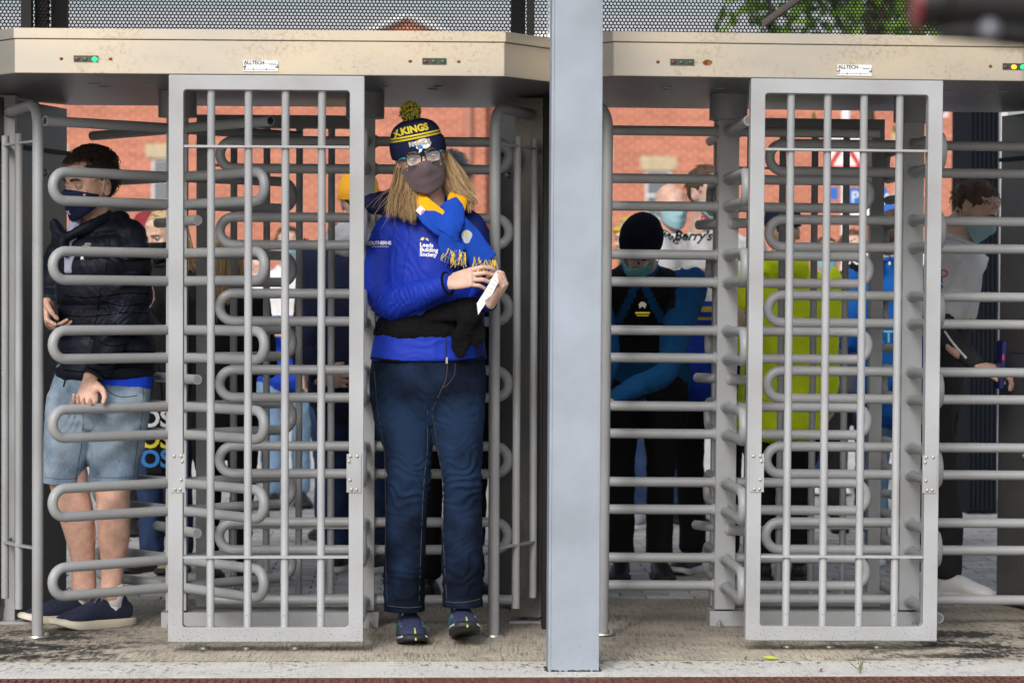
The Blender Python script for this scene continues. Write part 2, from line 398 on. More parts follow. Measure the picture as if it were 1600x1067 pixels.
def brick(name, c1, c2, mortar):
    m = mat(name, c1, .9); t, N, L, B = nodes_of(m)
    tc = N.new('ShaderNodeTexCoord'); sp = N.new('ShaderNodeSeparateXYZ'); L.new(tc.outputs['Object'], sp.inputs[0])
    cb = N.new('ShaderNodeCombineXYZ'); L.new(sp.outputs['X'], cb.inputs[0]); L.new(sp.outputs['Z'], cb.inputs[1])
    b = N.new('ShaderNodeTexBrick'); b.inputs['Scale'].default_value = 1; b.inputs['Brick Width'].default_value = .30; b.inputs['Row Height'].default_value = .11
    b.inputs['Mortar Size'].default_value = .022; b.inputs['Color1'].default_value = (*c1, 1); b.inputs['Color2'].default_value = (*c2, 1); b.inputs['Mortar'].default_value = (*mortar, 1)
    L.new(cb.outputs[0], b.inputs['Vector'])
    n = N.new('ShaderNodeTexNoise'); n.inputs['Scale'].default_value = .5; n.inputs['Detail'].default_value = 6; n.inputs['Roughness'].default_value = .75; mp = N.new('ShaderNodeMapping'); mp.inputs['Scale'].default_value = (.8, 1, 9)
    L.new(tc.outputs['Object'], mp.inputs[0]); L.new(mp.outputs[0], n.inputs['Vector'])
    h = N.new('ShaderNodeHueSaturation'); mr = N.new('ShaderNodeMapRange'); mr.inputs['From Min'].default_value = .3; mr.inputs['From Max'].default_value = .7; mr.inputs['To Min'].default_value = .72; mr.inputs['To Max'].default_value = 1.2
    L.new(n.outputs['Fac'], mr.inputs['Value']); L.new(mr.outputs[0], h.inputs['Value']); L.new(b.outputs[0], h.inputs['Color']); L.new(h.outputs[0], B.inputs['Base Color'])
    return m
M_BRICK = brick('orange_red_brick', (.52, .15, .085), (.36, .09, .055), (.58, .30, .21))
M_BRICK2 = brick('deep_red_brick', (.50, .16, .10), (.42, .13, .08), (.52, .33, .26))

# ================================================================== GROUND
def sheet(name, x0, x1, y0, y1, z, m, th=.0, nx=1):
    mb = MB(); mb.box((x0, y0, z-(th or .003)), (x1, y1, z)); return mb.build(name, m, kind='structure')
mb = MB(); mb.add([(-400,-60,-.06),(400,-60,-.06),(400,900,-.06),(-400,900,-.06)], [(0,1,2,3)]); mb.build('ground', M_GROUND, kind='structure')
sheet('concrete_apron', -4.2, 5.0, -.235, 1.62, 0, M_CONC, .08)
sheet('painted_line', -4.2, 5.0, -.60, -.235, 0, M_PAINT, .08)
# drain strip in the foreground with its slots
dr = sheet('drain_channel', -4.2, 5.0, -.80, -.602, -.035, M_JOINT, .04)
mb = MB()
mb.box((-4.2, -.625, -.033), (5.0, -.603, -.001)); mb.box((-4.2, -.80, -.033), (5.0, -.785, -.001))
x = -4.2
while x < 5.0:
    mb.box((x, -.785, -.033), (x+.015, -.625, -.001)); x += .0265
for yy in (-.735, -.68): mb.box((-4.2, yy, -.0335), (5.0, yy+.008, -.002))
mb.build('drain_grate', M_DRAIN, dr, kind='stuff')
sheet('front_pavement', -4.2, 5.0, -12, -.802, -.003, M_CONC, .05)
# block paving behind the gates
pv = sheet('block_paving', -7, 8, 1.622, 9.0, -.012, M_JOINT, .04)
mb0 = []
for k in range(3):
    b = MB(); b.obox((0, 0, -.005), .0955, .0475, .006); me = b.mesh('paving_block'); me.materials.append(M_PAV[k]); mb0.append(me)
rest = [MB(), MB(), MB()]; cnt = 0; row = 0; y = 1.68
while y < 8.95:
    zc = y-CAM.y; half = 800/FPX*zc; cx = math.tan(YAW)*zc
    x = -6.9+(row % 2)*.1
    while x < 7.9:
        dz = random.uniform(-.002, .0015); k = random.choice((0, 0, 1, 2))
        if cx-half-.1 < x < cx+half+.1 and cnt < 300:
            share('paving_block', mb0[k], pv, (x, y, dz), rot=(random.uniform(-.01,.01), random.uniform(-.008,.008), 0)); cnt += 1
        elif cx-half-.8 < x < cx+half+.8: rest[k].obox((x, y, -.005+dz), .0955, .0475, .006)
        x += .2
    y += .1; row += 1
for k in range(3): rest[k].build('paving_blocks', M_PAV[k], pv, kind='stuff')
sheet('road', -60, 60, 9.16, 24, -.03, M_ROAD, .03)
mb = MB(); mb.box((-60, 9.001, -.06), (60, 9.155, .0)); mb.build('kerb', M_KERB, kind='structure')
sheet('far_pavement', -60, 60, 24, 30, .07, M_PAV[2], .12)

# ================================================================== TURNSTILES
RP = .0185
def pipe_loop_mesh(R1=.56, gap=.1035, r0=.03):
    mb = MB(); g = gap/2; pts = [V(r0, 0, g)]
    for i in range(13):
        a = math.pi/2-math.pi*i/12; pts.append(V(R1-g-RP+g*math.cos(a), 0, g*math.sin(a)))
    pts.append(V(r0, 0, -g)); mb.tube(pts, RP, n=12, ref=lambda i: (0, 1, 0))
    for z in (g, -g): mb.tube([(.036,0,z),(.040,0,z),(.046,0,z),(.052,0,z)], [RP+.007, RP+.006, RP+.0025, RP-.001], n=12, ref=(0,1,0), cap=False)
    me = mb.mesh('arm_loop'); me.materials.append(M_PIPE); me.polygons.foreach_set('use_smooth', [True]*len(me.polygons)); me.set_sharp_from_angle(angle=R(50)); return me
def rod_mesh(R1, r0=.03, name='top_rod'):
    mb = MB(); mb.tube([(.036,0,0),(.040,0,0),(.046,0,0),(.052,0,0)], [RP+.007, RP+.006, RP+.0025, RP-.001], n=12, ref=(0,1,0), cap=False); mb.tube([V(r0,0,0), V(R1,0,0), V(R1, 0, 0), V(R1-.03, 0, 0)], [RP, RP, RP-.004, RP-.004], n=12, ref=(0,1,0), cap=True)
    me = mb.mesh(name); me.materials.append(M_PIPE); me.polygons.foreach_set('use_smooth', [True]*len(me.polygons)); me.set_sharp_from_angle(angle=R(50)); return me
ME_LOOP = pipe_loop_mesh(); ME_ROD = rod_mesh(.575); ME_SPUR = rod_mesh(.19, name='short_rod')
mb = MB(); mb.sphere((0,0,0), (.006,.003,.006), seg=8, rings=6); ME_BOLT = mb.mesh('bolt_head'); ME_BOLT.materials.append(M_BOLT)
PITCH = .2855
def rotor(root, x, kind, ang, label=None):
    c = V(x, .72, 0)
    r = obj_empty_mesh(root, c)
    tops = [1.682-PITCH*k for k in range(6)] if kind == 'A' else [1.819-PITCH*k for k in range(6)]
    single = 1.862 if kind == 'A' else .10
    for k in range(4):
        a = ang+math.pi/2*k
        for z in tops: share('arm_loop', ME_LOOP, r, (0, 0, z-.0518), a)
        share('single_rod', ME_ROD, r, (0, 0, single), a)
    for z in ((1.515, .93, .365) if kind == 'A' else (1.60, 1.05, .50)):
        if kind == 'A':
            for s in (R(-62), R(118)): share('short_rod', ME_SPUR, r, (0, 0, z), s)
    if label: r['label'] = label
    return r
def obj_empty_mesh(root, c):
    mb = MB(); s = .038
    mb.obox((c.x+root.location.x, c.y+root.location.y, .99), s, s, .925)
    o = mb.build('rotor', M_PIPE, root, origin=V(c.x+root.location.x, c.y+root.location.y, 0))
    # welded collar flange at the foot
    return o
def frame_mesh(W, H, t=.051, dep=.05, rad=.012):
    """rectangular hollow section frame, inner corners rounded"""
    mb = MB(); n = 5
    o = [(-W/2, 0), (W/2, 0), (W/2, H), (-W/2, H)]
    inn = []
    for (cx, cz, a0) in ((-W/2+t+rad, t+rad, 180), (W/2-t-rad, t+rad, 270), (W/2-t-rad, H-t-rad, 0), (-W/2+t+rad, H-t-rad, 90)):
        inn.append([(cx+rad*math.cos(R(a0+90*i/n)), cz+rad*math.sin(R(a0+90*i/n))) for i in range(n+1)])
    e = .003
    for yy, flip in ((0, 0), (dep, 1)):
        vs = [(a, yy, b) for a, b in o]; fs = []
        for q in inn: vs += [(a, yy, b) for a, b in q]
        for c in range(4):
            st = 4+c*(n+1)
            for i in range(n): fs.append((c, st+i, st+i+1))
            nx = 4+((c+1) % 4)*(n+1); fs.append((c, st+n, nx, (c+1) % 4))
        if flip: pass
        else: fs = [tuple(reversed(f)) for f in fs]
        mb.add(vs, fs)
    L_ = len(mb.v)//2
    for c in range(4): mb.f.append((c, (c+1)%4, L_+(c+1)%4, L_+c)); mb.m.append(0)
    ring = list(range(4, L_))
    for i in range(len(ring)):
        a, b = ring[i], ring[(i+1) % len(ring)]; mb.f.append((b, a, L_+a, L_+b)); mb.m.append(0)
    return mb
def cage_frame(root, y, zb, W, H, bars, name, mF, mP, hinges=False, lab=None, xo=0):
    xo += .021 if root.location.x < 0 else (-.024 if y < .5 else -.006)
    X = root.location.x+xo; Y = root.location.y+y
    f = frame_mesh(W, H)
    for i in range(len(f.v)): f.v[i] = f.v[i]+V(X, Y, zb)
    fo = f.build(name, mF, root, origin=V(X, Y, zb), fix=True, label=lab)
    bm_ = fo.modifiers.new('edge', 'BEVEL'); bm_.width = .003; bm_.segments = 2; bm_.limit_method = 'ANGLE'
    for bx in bars:
        b = MB(); b.tube([(X+bx, Y+.025, zb+.047), (X+bx, Y+.025, zb+.056), (X+bx, Y+.025, zb+H-.056), (X+bx, Y+.025, zb+H-.047)], [.017, .0138, .0138, .017], n=12)
        b.build('vertical_bar', mP, fo, smooth=40, origin=V(X+bx, Y+.025, zb))
    for zz in (1.753, .330):
        b = MB(); b.box((X-W/2+.052, Y+.002, zz-.004), (X+W/2-.052, Y+.046, zz+.004))
        b.build('cross_strip', mP, fo)
    if hinges:
        for sx, z0, z1 in ((-1, .555, .69), (1, .555, .69)):
            b = MB(); xc = X+sx*(W/2-.0335); b.obox((xc, Y-.002, (z0+z1)/2), .025, .0025, .0665)
            h = b.build('hinge_plate', M_FRAME, fo)
            for bx, bz in ((-.012, .058), (.012, .058), (-.008, -.057), (.010, -.057), (.016 if sx < 0 else -.016, .04), (.013 if sx < 0 else -.013, -.024)):
                share('screw', ME_BOLT, h, V(xc+bx, Y-.0055, (z0+z1)/2+bz)-world_loc(h))
    return fo
def turnstile(cx, label, angA, angB, lean, lamps, rust, blabels):
    t = thing('twin_turnstile', label, 'turnstile', (cx, 0, 0), 'full height twin turnstiles')
    X = cx
    # header box -------------------------------------------------
    prof = [(-.845, 0), (.845, 0), (1.06, .26), (1.06, 1.14), (.845, 1.40), (-.845, 1.40), (-1.06, 1.14), (-1.06, .26)]
    def pris(mb, pr, z0, z1):
        n = len(pr); mb.add([(X+a, b, z0) for a, b in pr]+[(X+a, b, z1) for a, b in pr],
            [tuple(reversed(range(n))), tuple(range(n, 2*n))]+[(i, (i+1)%n, n+(i+1)%n, n+i) for i in range(n)])
    mb = MB(); pris(mb, prof, 2.000, 2.119)
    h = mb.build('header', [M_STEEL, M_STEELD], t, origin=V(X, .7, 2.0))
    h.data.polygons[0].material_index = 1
    bv = h.modifiers.new('edge', 'BEVEL'); bv.width = .003; bv.segments = 2
    mb = MB(); pris(mb, [(a*1.004, (b-.7)*1.006+.7) for a, b in prof], 2.1195, 2.156); l = mb.build('header_lid', M_STEEL, h)
    bv = l.modifiers.new('edge', 'BEVEL'); bv.width = .002; bv.segments = 2
    # underside bolts
    for bx, by in ((-.62, .40), (-.60, .52), (-.42, .42), (.62, .40), (.60, .52), (.42, .42), (-.17, .32), (.17, .32), (-.03, .35), (.05, .44)):
        mb = MB(); mb.sphere((X+bx, by, 1.999), (.020, .014, .004), seg=10, rings=6); mb.build('bolt', M_BOLT, h)
    # indicator windows
    for sx, ls in ((-1, lamps[0]), (1, lamps[1])):
        xc = X+sx*.601 if X < 0 else X-.020+sx*.584; z = 2.0505
        mb = MB(); mb.box((xc-.042, -.0035, z-.0105), (xc+.042, -.0015, z+.0105)); mb.box((xc-.042, -.0045, z+.0095), (xc+.042, -.0036, z+.0115)); ind = mb.build('indicator_window', M_GLASSK, h)
        for i, dx in enumerate((-.030, -.002, .030)):
            lit = ls[i]; mb = MB(); mb.sphere((xc+dx, -.0035, z-.001), (.010, .004, .008) if lit else (.009, .002, .007), seg=12, rings=8)
            mb.build('lamp', {0: (M_LEDRED, M_LEDOFF, M_LEDOFF)[i], 'g': M_LEDG, 'a': M_LEDA}[lit], ind, smooth=180)
        for dx in (-.0845, .0845):
            mb = MB(); mb.sphere((xc+dx, -.001, z), (.004, .002, .004), seg=10, rings=6); mb.build('screw', M_RUST, h)
            big = rust and dx > 0 and sx < 0
            mb = MB(); k = 12; rr = (.017, .011) if big else (.007, .006)
            mb.add([(xc+dx+(.004 if big else 0)+rr[0]*math.cos(6.283*i/k)*random.uniform(.8,1.15), -.0006, z+rr[1]*math.sin(6.283*i/k)*random.uniform(.8,1.15)) for i in range(k)], [tuple(reversed(range(k)))]); mb.build('rust_stain', M_RUST, h)
    # maker's plate
    xc = X+.000; mb = MB(); mb.obox((xc, -.0025, 2.031), .060, .001, .0195); pl = mb.build('maker_plate', M_PLATE, h)
    def flat(txt, size, x, z, m, bold=0, sp=1):
        me = text_mesh(txt, size, bold=bold, spacing=sp, align='LEFT')
        for v in me.vertices: v.co = V(x+v.co.x, -.0042, z+v.co.y)
        me.materials.clear(); me.materials.append(m); obj('lettering', me, pl)
    flat('ALLTECH', .0185, xc-.058, 2.0415, M_INK, .0002, .88); flat('-----------', .008, xc+.002, 2.040, M_BLUEINK); flat('------', .012, xc+.030, 2.038, M_BLUEINK, .0006)
    for a, b in ((-.048, -.030), (-.020, .014), (.026, .050)):
        mb = MB(); mb.box((xc+a, -.0042, 2.0185), (xc+b, -.0040, 2.0195)); mb.build('ruled_line', M_BLUEINK, pl)
    for a in (-.055, -.025, .020):
        mb = MB(); mb.obox((xc+a, -.004, 2.019), .0022, .0004, .0022); mb.build('mark', M_INK, pl)
    for a, b in ((-.056, .030), (.056, .030)):
        share('screw', ME_BOLT, pl, V(xc+a, -.005, b+2.0)-world_loc(pl))
    # drum covers
    for sx in (-.35, .35):
        mb = MB(); mb.tube([(X+sx, .72, 1.905), (X+sx, .72, 2.0)], [.072, .072], n=28, ref=(1,0,0)); mb.build('drum_cover', M_PIPE, t, smooth=40)
    # rotors
    rotor(t, -.35, 'A', angA); rotor(t, .35, 'B', angB)
    # dividing cages
    f = cage_frame(t, 0, .036, .676, 1.963, (-.193, -.064, .064, .190), 'front_cage', M_FRAME, M_FRAME, True)
    cage_frame(t, 1.18, .02, .676, 1.93, (-.193, -.064, .064, .190), 'rear_cage', M_PIPE, M_PIPE)
    if cx > 0:
        rc = [c_ for c_ in t.children if c_.name.startswith('rear_cage')][0]
        for zz in (1.63, 1.045, .47):
            mb = MB(); q = V(X+.345, 1.17, zz); mb.tube([q, q+V(.035, -.22, .0)], .0175, n=12); mb.build('peg', M_PIPE, rc, smooth=40)
    # floor beam under the rotors
    mb = MB(); mb.obox((X, .74, .029), .405, .055, .0285); fb = mb.build('floor_beam', M_PIPE, t)
    for bx in (-.37, .37):
        mb = MB(); mb.tube([(X+bx, .665, 0), (X+bx, .665, .014)], [.013, .013], n=6, cap=True); mb.tube([(X+bx, .665, .014), (X+bx, .665, .026)], [.006,.006], n=8); mb.build('anchor_bolt', M_BOLT, t)
    for bx in (-.2, -.05, .12): 
        mb = MB(); mb.tube([(X+bx, .1, 0.0), (X+bx, .1, .008)], [.022, .020], n=12); mb.build('floor_stud', M_BOLT, t, smooth=40)
    # guards at both outer sides
    for s in (-1, 1):
        mb = MB(); px = X+s*.828; py = .44; e = V(X+s*1.0, .86, 1.92); p = V(px, py, 0)
        d = (V(e.x, e.y, 0)-p).normalized(); rad = .085
        pts = [p, p+V(0, 0, 1.0), p+V(0, 0, 1.93-rad)]
        for i in range(1, 9):
            a = math.pi/2*i/8; pts.append(p+V(0, 0, 1.93-rad+rad*math.sin(a))+d*(rad-rad*math.cos(a)))
        pts.append(V(e.x, e.y, 1.93)); mb.tube(pts, .0205, n=14, ref=lambda i: (-d.y, d.x, 0))
        g = mb.build('guard_hoop', M_PIPE, t, smooth=50)
        mb = MB(); mb.tube([(px, py, .0), (px, py, .007)], [.045, .043], n=16); mb.tube([(px-s*.033, py, .007), (px-s*.033, py, .016)], [.008, .008], n=6); mb.build('foot_plate', M_BOLT, g, smooth=40)
        for gx, gy, z0 in ((.915, .57, .085), (.985, .70, .11)):
            mb = MB(); mb.tube([(X+s*gx, gy, z0), (X+s*gx, gy, 1.83)], .0145, n=12); mb.build('guard_bar', M_PIPE, g, smooth=50)
        for zz in (1.795, .32):
            mb = MB(); q = [V(px, py, zz), V(X+s*.915, .57, zz), V(X+s*.985, .70, zz), V(X+s*1.0, .86, zz)]
            mb.tube(q, .019, n=4, ref=lambda i: (0,0,1), flat=1); 
            mb = MB()
            for a, b in zip(q, q[1:]):
                dd = (b-a).normalized(); nn = V(-dd.y, dd.x, 0)*.012; h3 = V(0,0,.004)
                mb.add([a-nn-h3, a+nn-h3, b+nn-h3, b-nn-h3, a-nn+h3, a+nn+h3, b+nn+h3, b-nn+h3], [(3,2,1,0),(4,5,6,7),(0,1,5,4),(1,2,6,5),(2,3,7,6),(3,0,4,7)])
            mb.build('guard_strip', M_PIPE, g, fix=True)
        mb = MB(); mb.obox((X+s*1.0, .88, .998), .027, .03, .995); mb.build('side_post', M_PIPE, t)
        mb = MB(); mb.obox((X+s*.97, .86, .005), .07, .06, .005); mb.build('post_base', M_PIPE, t)
        # stainless cabinet wall
        a, b = V(X+s*1.035, .78, 0), V(X+s*.85, 1.40, 0); dd = (b-a).normalized(); nn = V(dd.y, -dd.x, 0)*(s)*1.0
        if nn.x*s < 0: nn = -nn
        def slab(a2, b2, o0, o1, z0, z1):
            m2 = MB(); A, B_, C_, D_ = a2+nn*o0, b2+nn*o0, b2+nn*o1, a2+nn*o1
            m2.add([A+V(0,0,z0), B_+V(0,0,z0), C_+V(0,0,z0), D_+V(0,0,z0), A+V(0,0,z1), B_+V(0,0,z1), C_+V(0,0,z1), D_+V(0,0,z1)], [(0,1,2,3),(7,6,5,4),(4,5,1,0),(5,6,2,1),(6,7,3,2),(7,4,0,3)])
            return m2
        cb = slab(a, b, 0, .12, .02, 1.985).build('side_cabinet', M_CAB, t, fix=True)
        slab(a+dd*.05, b-dd*.03, -.004, -.001, .06, 1.02).build('cabinet_door', M_CAB, cb, fix=True)
        slab(a+dd*.05, b-dd*.03, -.004, -.001, 1.03, 1.78).build('cabinet_door', M_CAB, cb, fix=True)
        slab(a, b, -.012, -.001, 1.80, 1.815).build('cabinet_rail', M_BLACK, cb, fix=True)
        k = b-dd*.22-nn*.006
        for zk in (1.72, .62):
            mb = MB(); mb.sphere(k+V(0,0,zk), (.014, .014, .014), seg=12, rings=8); mb.build('cabinet_lock', M_BOLT, cb, smooth=180)
    if lean:
        t.rotation_euler = (0, lean, 0); t.location.x += 0
    return t
TL = turnstile(-.502, 'grey twin turnstile left of the column, its header showing one green light', R(220), 0, 0, ((0, 0, 'g'), (0, 0, 0)), False, None)
TR = turnstile(1.560, 'grey twin turnstile right of the column, header showing amber and green lights', 0, 0, R(.33), ((0, 0, 0), (0, 'a', 'g')), True, None)
TR.location.x -= .006

# ================================================================== COLUMN IN FRONT
colx0, colx1 = at(858, 900, -.48).x, at(937, 900, -.48).x
c0 = at(896, 1050, -.48)
mb = MB(); h = 3.2; x0, x1 = -.0825, .0825
mb.obox((0, .0, h/2), .079, .004, h/2)
mb.obox((-.0795, .055, h/2), .0045, .062, h/2); mb.obox((.0795, .055, h/2), .0045, .062, h/2); mb.obox((0, .12, h/2), .0749, .004, h/2)
for v in mb.v: v += V(c0.x, -.48, 0)
cl = mb.build('steel_column', M_COL, origin=V(c0.x, -.48, 0)); cl.rotation_euler = (0, R(.14), 0)
bv = cl.modifiers.new('edge', 'BEVEL'); bv.width = .002; bv.segments = 2
tag(cl, 'pale blue-grey steel column standing between the two turnstiles', 'column')
mb = MB()
for z in (.28, .98, 1.62): mb.sphere((c0.x-.0842+.003*z, -.46, z), .003, seg=8, rings=6); mb.sphere((c0.x+.0845, -.46, z+.03), .003, seg=8, rings=6)
mb.build('rivets', M_BOLT, cl, kind='stuff')
mb = MB()
for k in range(46):      # crumbling dark sealant round the column's foot
    side_ = random.random(); xx = random.uniform(-.088, .088) if side_ < .6 else random.choice((-.088, .088)); yy = -.005 if side_ < .6 else random.uniform(0, .11)
    mb.sphere((c0.x+xx, -.48+yy, .001), (random.uniform(.003, .009), random.uniform(.003, .008), random.uniform(.002, .006)), seg=7, rings=5)
mb.build('foot_sealant', mat('dirty_sealant', (.05, .045, .035), .95, var=.5, vscale=80), cl, kind='stuff')

# ================================================================== PERFORATED SCREENS ABOVE
def perf(x0, x1, z0, z1, y, name, par):
    mb = MB(); p = .01340; rowh = p*.866; r = .0051; hexR = p/math.sqrt(3); nr = int((z1-z0)/rowh)+1; n = 12
    hx = []
    for i in range(n):
        k = i % 2; rr = hexR if k == 0 else hexR*math.cos(math.pi/6)
        a = math.pi/6+i*math.pi/6; hx.append((rr*math.cos(a), rr*math.sin(a)))
    vs, fs = [], []
    for j in range(nr):
        z = z0+rowh*(j+.5); x = x0+p*(.5 if j % 2 == 0 else 1)
        while x < x1-p*.4:
            o = len(vs)
            for i in range(n):
                a = math.pi/6+i*math.pi/6; vs.append((x+hx[i][0], y, z+hx[i][1])); vs.append((x+r*math.cos(a), y, z+r*math.sin(a))); vs.append((x+r*math.cos(a), y+.002, z+r*math.sin(a)))
            for i in range(n):
                a, b = o+3*i, o+3*((i+1)%n); fs.append((a, b, b+1, a+1)); fs.append((a+1, b+1, b+2, a+2))
            x += p
    mb.v = [Vector(v) for v in vs]; mb.f = fs; mb.m = [0]*len(fs)
    return mb.build(name, M_MESH, par, kind='stuff')
def screen(xa, xb, label, posts, y=.30):
    t = thing('perforated_screen', label, 'screen', (xa, y, 2.157))
    perf(xa, xb, 2.158, 2.35, y, 'perforated_sheet', t)
    for (a, b, dy) in posts:
        mb = MB(); mb.box((a, y+dy, 2.158), (b, y+dy+.05, 3.0)); mb.build('screen_post', M_BLACK, t)
    mb = MB(); mb.box((xa, y+.004, 2.35), (xb, y+.05, 2.39)); mb.build('screen_rail', M_BLACK, t)
    return t
def xs(px): return at(px, 30, .30).x
screen(xs(-70), xs(858), 'black perforated metal screen on top of the left turnstile header', [(xs(36), xs(52), -.052), (xs(54), xs(74), .005), (xs(76), xs(101), .06), (xs(800), xs(822), .06), (xs(823), xs(834), -.052), (xs(-60), xs(-40), .01)])
screen(xs(862), xs(1700), 'black perforated metal screen on top of the right turnstile header', [(xs(895), xs(925), .01), (xs(1650), xs(1680), .01)])
# strut in front of the right hand screen
a, b = at(1193, 38, .20), at(1262, -12, .12)
mb = MB(); mb.tube([a, b], .014, n=8, ref=(0,0,1)); st = mb.build('strut', mat('brown_grey_strut', (.07,.062,.055), .5), origin=a); tag(st, 'thin dark diagonal strut crossing the perforated screen above the right turnstile', 'strut')
mb = MB(); q = at(1203, 32, .22); mb.box(q+V(-.005, 0, -.03), q+V(.004, .02, .25)); mb.build('hanger', M_BLACK, st)

# black strip put in as the dark recess between the two units
mb = MB(); xg = (TL.location.x+1.06+TR.location.x-1.06)/2
mb.box((xg-.012, .62, 0), (xg+.030, .70, 1.99)); po = mb.build('gap_shade_strip', M_BLACK, origin=V(xg, .62, 0)); tag(po, 'narrow black strip put in as the dark gap behind the column', 'post')

# ================================================================== FAR SIDE OF THE STREET
HY = 56.0
def house(px0, px1, Y, label, windows, gable=None, wallmat=M_BRICK, top_py=56, depth=9):
    a, b = at(px0, 600, Y), at(px1, 600, Y); zt = at((px0+px1)/2, top_py, Y).z
    t = thing('brick_house', label, 'house', (a.x, Y, 0)); W = b.x-a.x
    holes = []
    for (wa, wb, ya, yb, lin) in windows:
        p, q = at(wa, ya, Y), at(wb, yb, Y); holes.append((p.x, q.x, q.z, p.z, lin))
    # front wall with real openings
    xs_ = sorted({a.x, b.x, *[h[0] for h in holes], *[h[1] for h in holes]}); zs_ = sorted({0, zt, *[h[2] for h in holes], *[h[3] for h in holes]})
    mb = MB()
    for i in range(len(xs_)-1):
        for j in range(len(zs_)-1):
            mx, mz = (xs_[i]+xs_[i+1])/2, (zs_[j]+zs_[j+1])/2
            if any(h[0] < mx < h[1] and h[2] < mz < h[3] for h in holes): continue
            mb.box((xs_[i], Y, zs_[j]), (xs_[i+1], Y+.28, zs_[j+1]))
    mb.box((a.x, Y+.29, 0), (a.x+.28, Y+depth, zt)); mb.box((b.x-.28, Y+.29, 0), (b.x, Y+depth, zt)); mb.box((a.x, Y+depth+.01, 0), (b.x, Y+depth+.3, zt))
    mb.build('wall', wallmat, t)
    for (x0, x1, z0, z1, lin) in holes:
        mb = MB(); f = .07
        for r_ in (((x0, z0), (x1, z0+f)), ((x0, z1-f), (x1, z1)), ((x0, z0+f), (x0+f, z1-f)), ((x1-f, z0+f), (x1, z1-f)), ((x0+f, (z0+z1)/2-.03), (x1-f, (z0+z1)/2+.03))):
            mb.box((r_[0][0], Y+.06, r_[0][1]), (r_[1][0], Y+.12, r_[1][1]))
        wf = mb.build('window', M_WHITE, t)
        mb = MB(); mb.box((x0+.05, Y+.09, z0+.05), (x1-.05, Y+.10, z1-.05)); mb.build('pane', M_PANE, wf)
        mb = MB(); mb.box((x0, Y+.4, z0-.3), (x1, Y+.42, z1+.3)); mb.build('curtain', mat('net_curtain', (.5,.5,.52), .9), wf)
        if lin:
            mb = MB(); mb.box((x0-.13, Y-.03, z1+.002), (x1+.13, Y-.002, z1+.36)); mb.build('lintel', M_SAND, t)
            mb = MB(); mb.box((x0-.10, Y-.06, z0-.12), (x1+.10, Y-.002, z0-.002)); mb.build('sill', M_SAND, t)
    # roof
    mb = MB(); e = .45; xa, xb = a.x-.3, b.x+.3; ym = Y+depth/2; zr = zt+.9
    mb.add([(xa, Y-e, zt-.1), (xb, Y-e, zt-.1), (xb, ym, zr), (xa, ym, zr), (xa, Y-e, zt+.08), (xb, Y-e, zt+.08), (xb, ym, zr+.18), (xa, ym, zr+.18)], [(3,2,1,0),(4,5,6,7),(0,1,5,4),(1,2,6,5),(2,3,7,6),(3,0,4,7)])
    mb.add([(xa, ym, zr), (xb, ym, zr), (xb, Y+depth+e, zt-.1), (xa, Y+depth+e, zt-.1), (xa, ym, zr+.18), (xb, ym, zr+.18), (xb, Y+depth+e, zt+.08), (xa, Y+depth+e, zt+.08)], [(3,2,1,0),(4,5,6,7),(0,1,5,4),(1,2,6,5),(2,3,7,6),(3,0,4,7)])
    rf = mb.build('roof', M_SLATE, t)
    mb = MB(); mb.box((a.x-.3, Y-e-.10, zt-.14), (b.x+.3, Y-e-.01, zt+.04)); mb.build('gutter', M_WHITE, t)
    for cx_ in ():
        mb = MB(); mb.box((cx_, ym-.4, zr-.3), (cx_+.8, ym+.4, zr+.55)); mb.build('chimney', wallmat, rf)
    if gable:
        g0, g1, gt = at(gable[0], top_py, Y-.4), at(gable[1], top_py, Y-.4), at((gable[0]+gable[1])/2, gable[2], Y-.4)
        mb = MB(); mb.add([(g0.x, Y-.5, zt-.2), (g1.x, Y-.5, zt-.2), (gt.x, Y-.5, gt.z), (g0.x, ym, zt-.2), (g1.x, ym, zt-.2), (gt.x, ym, gt.z)], [(0,1,2),(3,5,4),(0,3,4,1),(1,4,5,2),(2,5,3,0)]); mb.build('gable', wallmat, t)
        mb = MB()
        for p in (g0, g1): mb.tube([(p.x, Y-.62, zt-.25), (gt.x, Y-.62, gt.z+.05)], .08, n=4, ref=(0,1,0))
        mb.build('bargeboard', M_WHITE, t)
    return t
house(-140, 757, HY, 'orange-red brick house with a white-edged gable and one sandstone-topped window seen left', [(236, 276, 247, 318, 1), (60, 100, 247, 318, 1), (480, 520, 247, 318, 1) if False else (-60, -20, 247, 318, 1)], gable=(530, 742, 30))
mb = MB(); p = at(732, 300, HY-.1); mb.tube([(p.x, HY-.1, 0.1), (p.x, HY-.1, 8)], .09, n=8); mb.build('downpipe', mat('pink_brown_pipe', (.42,.2,.15), .6), bpy.data.objects['brick_house'])
house(757.5, 1490, HY+.7, 'brick terrace behind the right turnstile with white windows and a sandstone lintel', [(908, 949, 250, 345, 1), (1008, 1049, 266, 345, 1), (1466, 1482, 140, 183, 0), (1400, 1440, 230, 300, 1)], top_py=60)
# low garden wall
p0, p1 = at(-60, 600, 24.6), at(1506, 600, 24.6)
mb = MB(); mb.box((p0.x, 24.6, .07), (p1.x, 24.82, .72)); gw = mb.build('garden_wall', M_BRICK2, origin=V(p0.x, 24.6, 0)); tag(gw, 'low red brick garden wall across the street in front of the houses', 'wall')
mb = MB(); mb.box((p0.x-.02, 24.57, .722), (p1.x+.02, 24.85, .79)); mb.build('coping', M_BRICK2, gw)

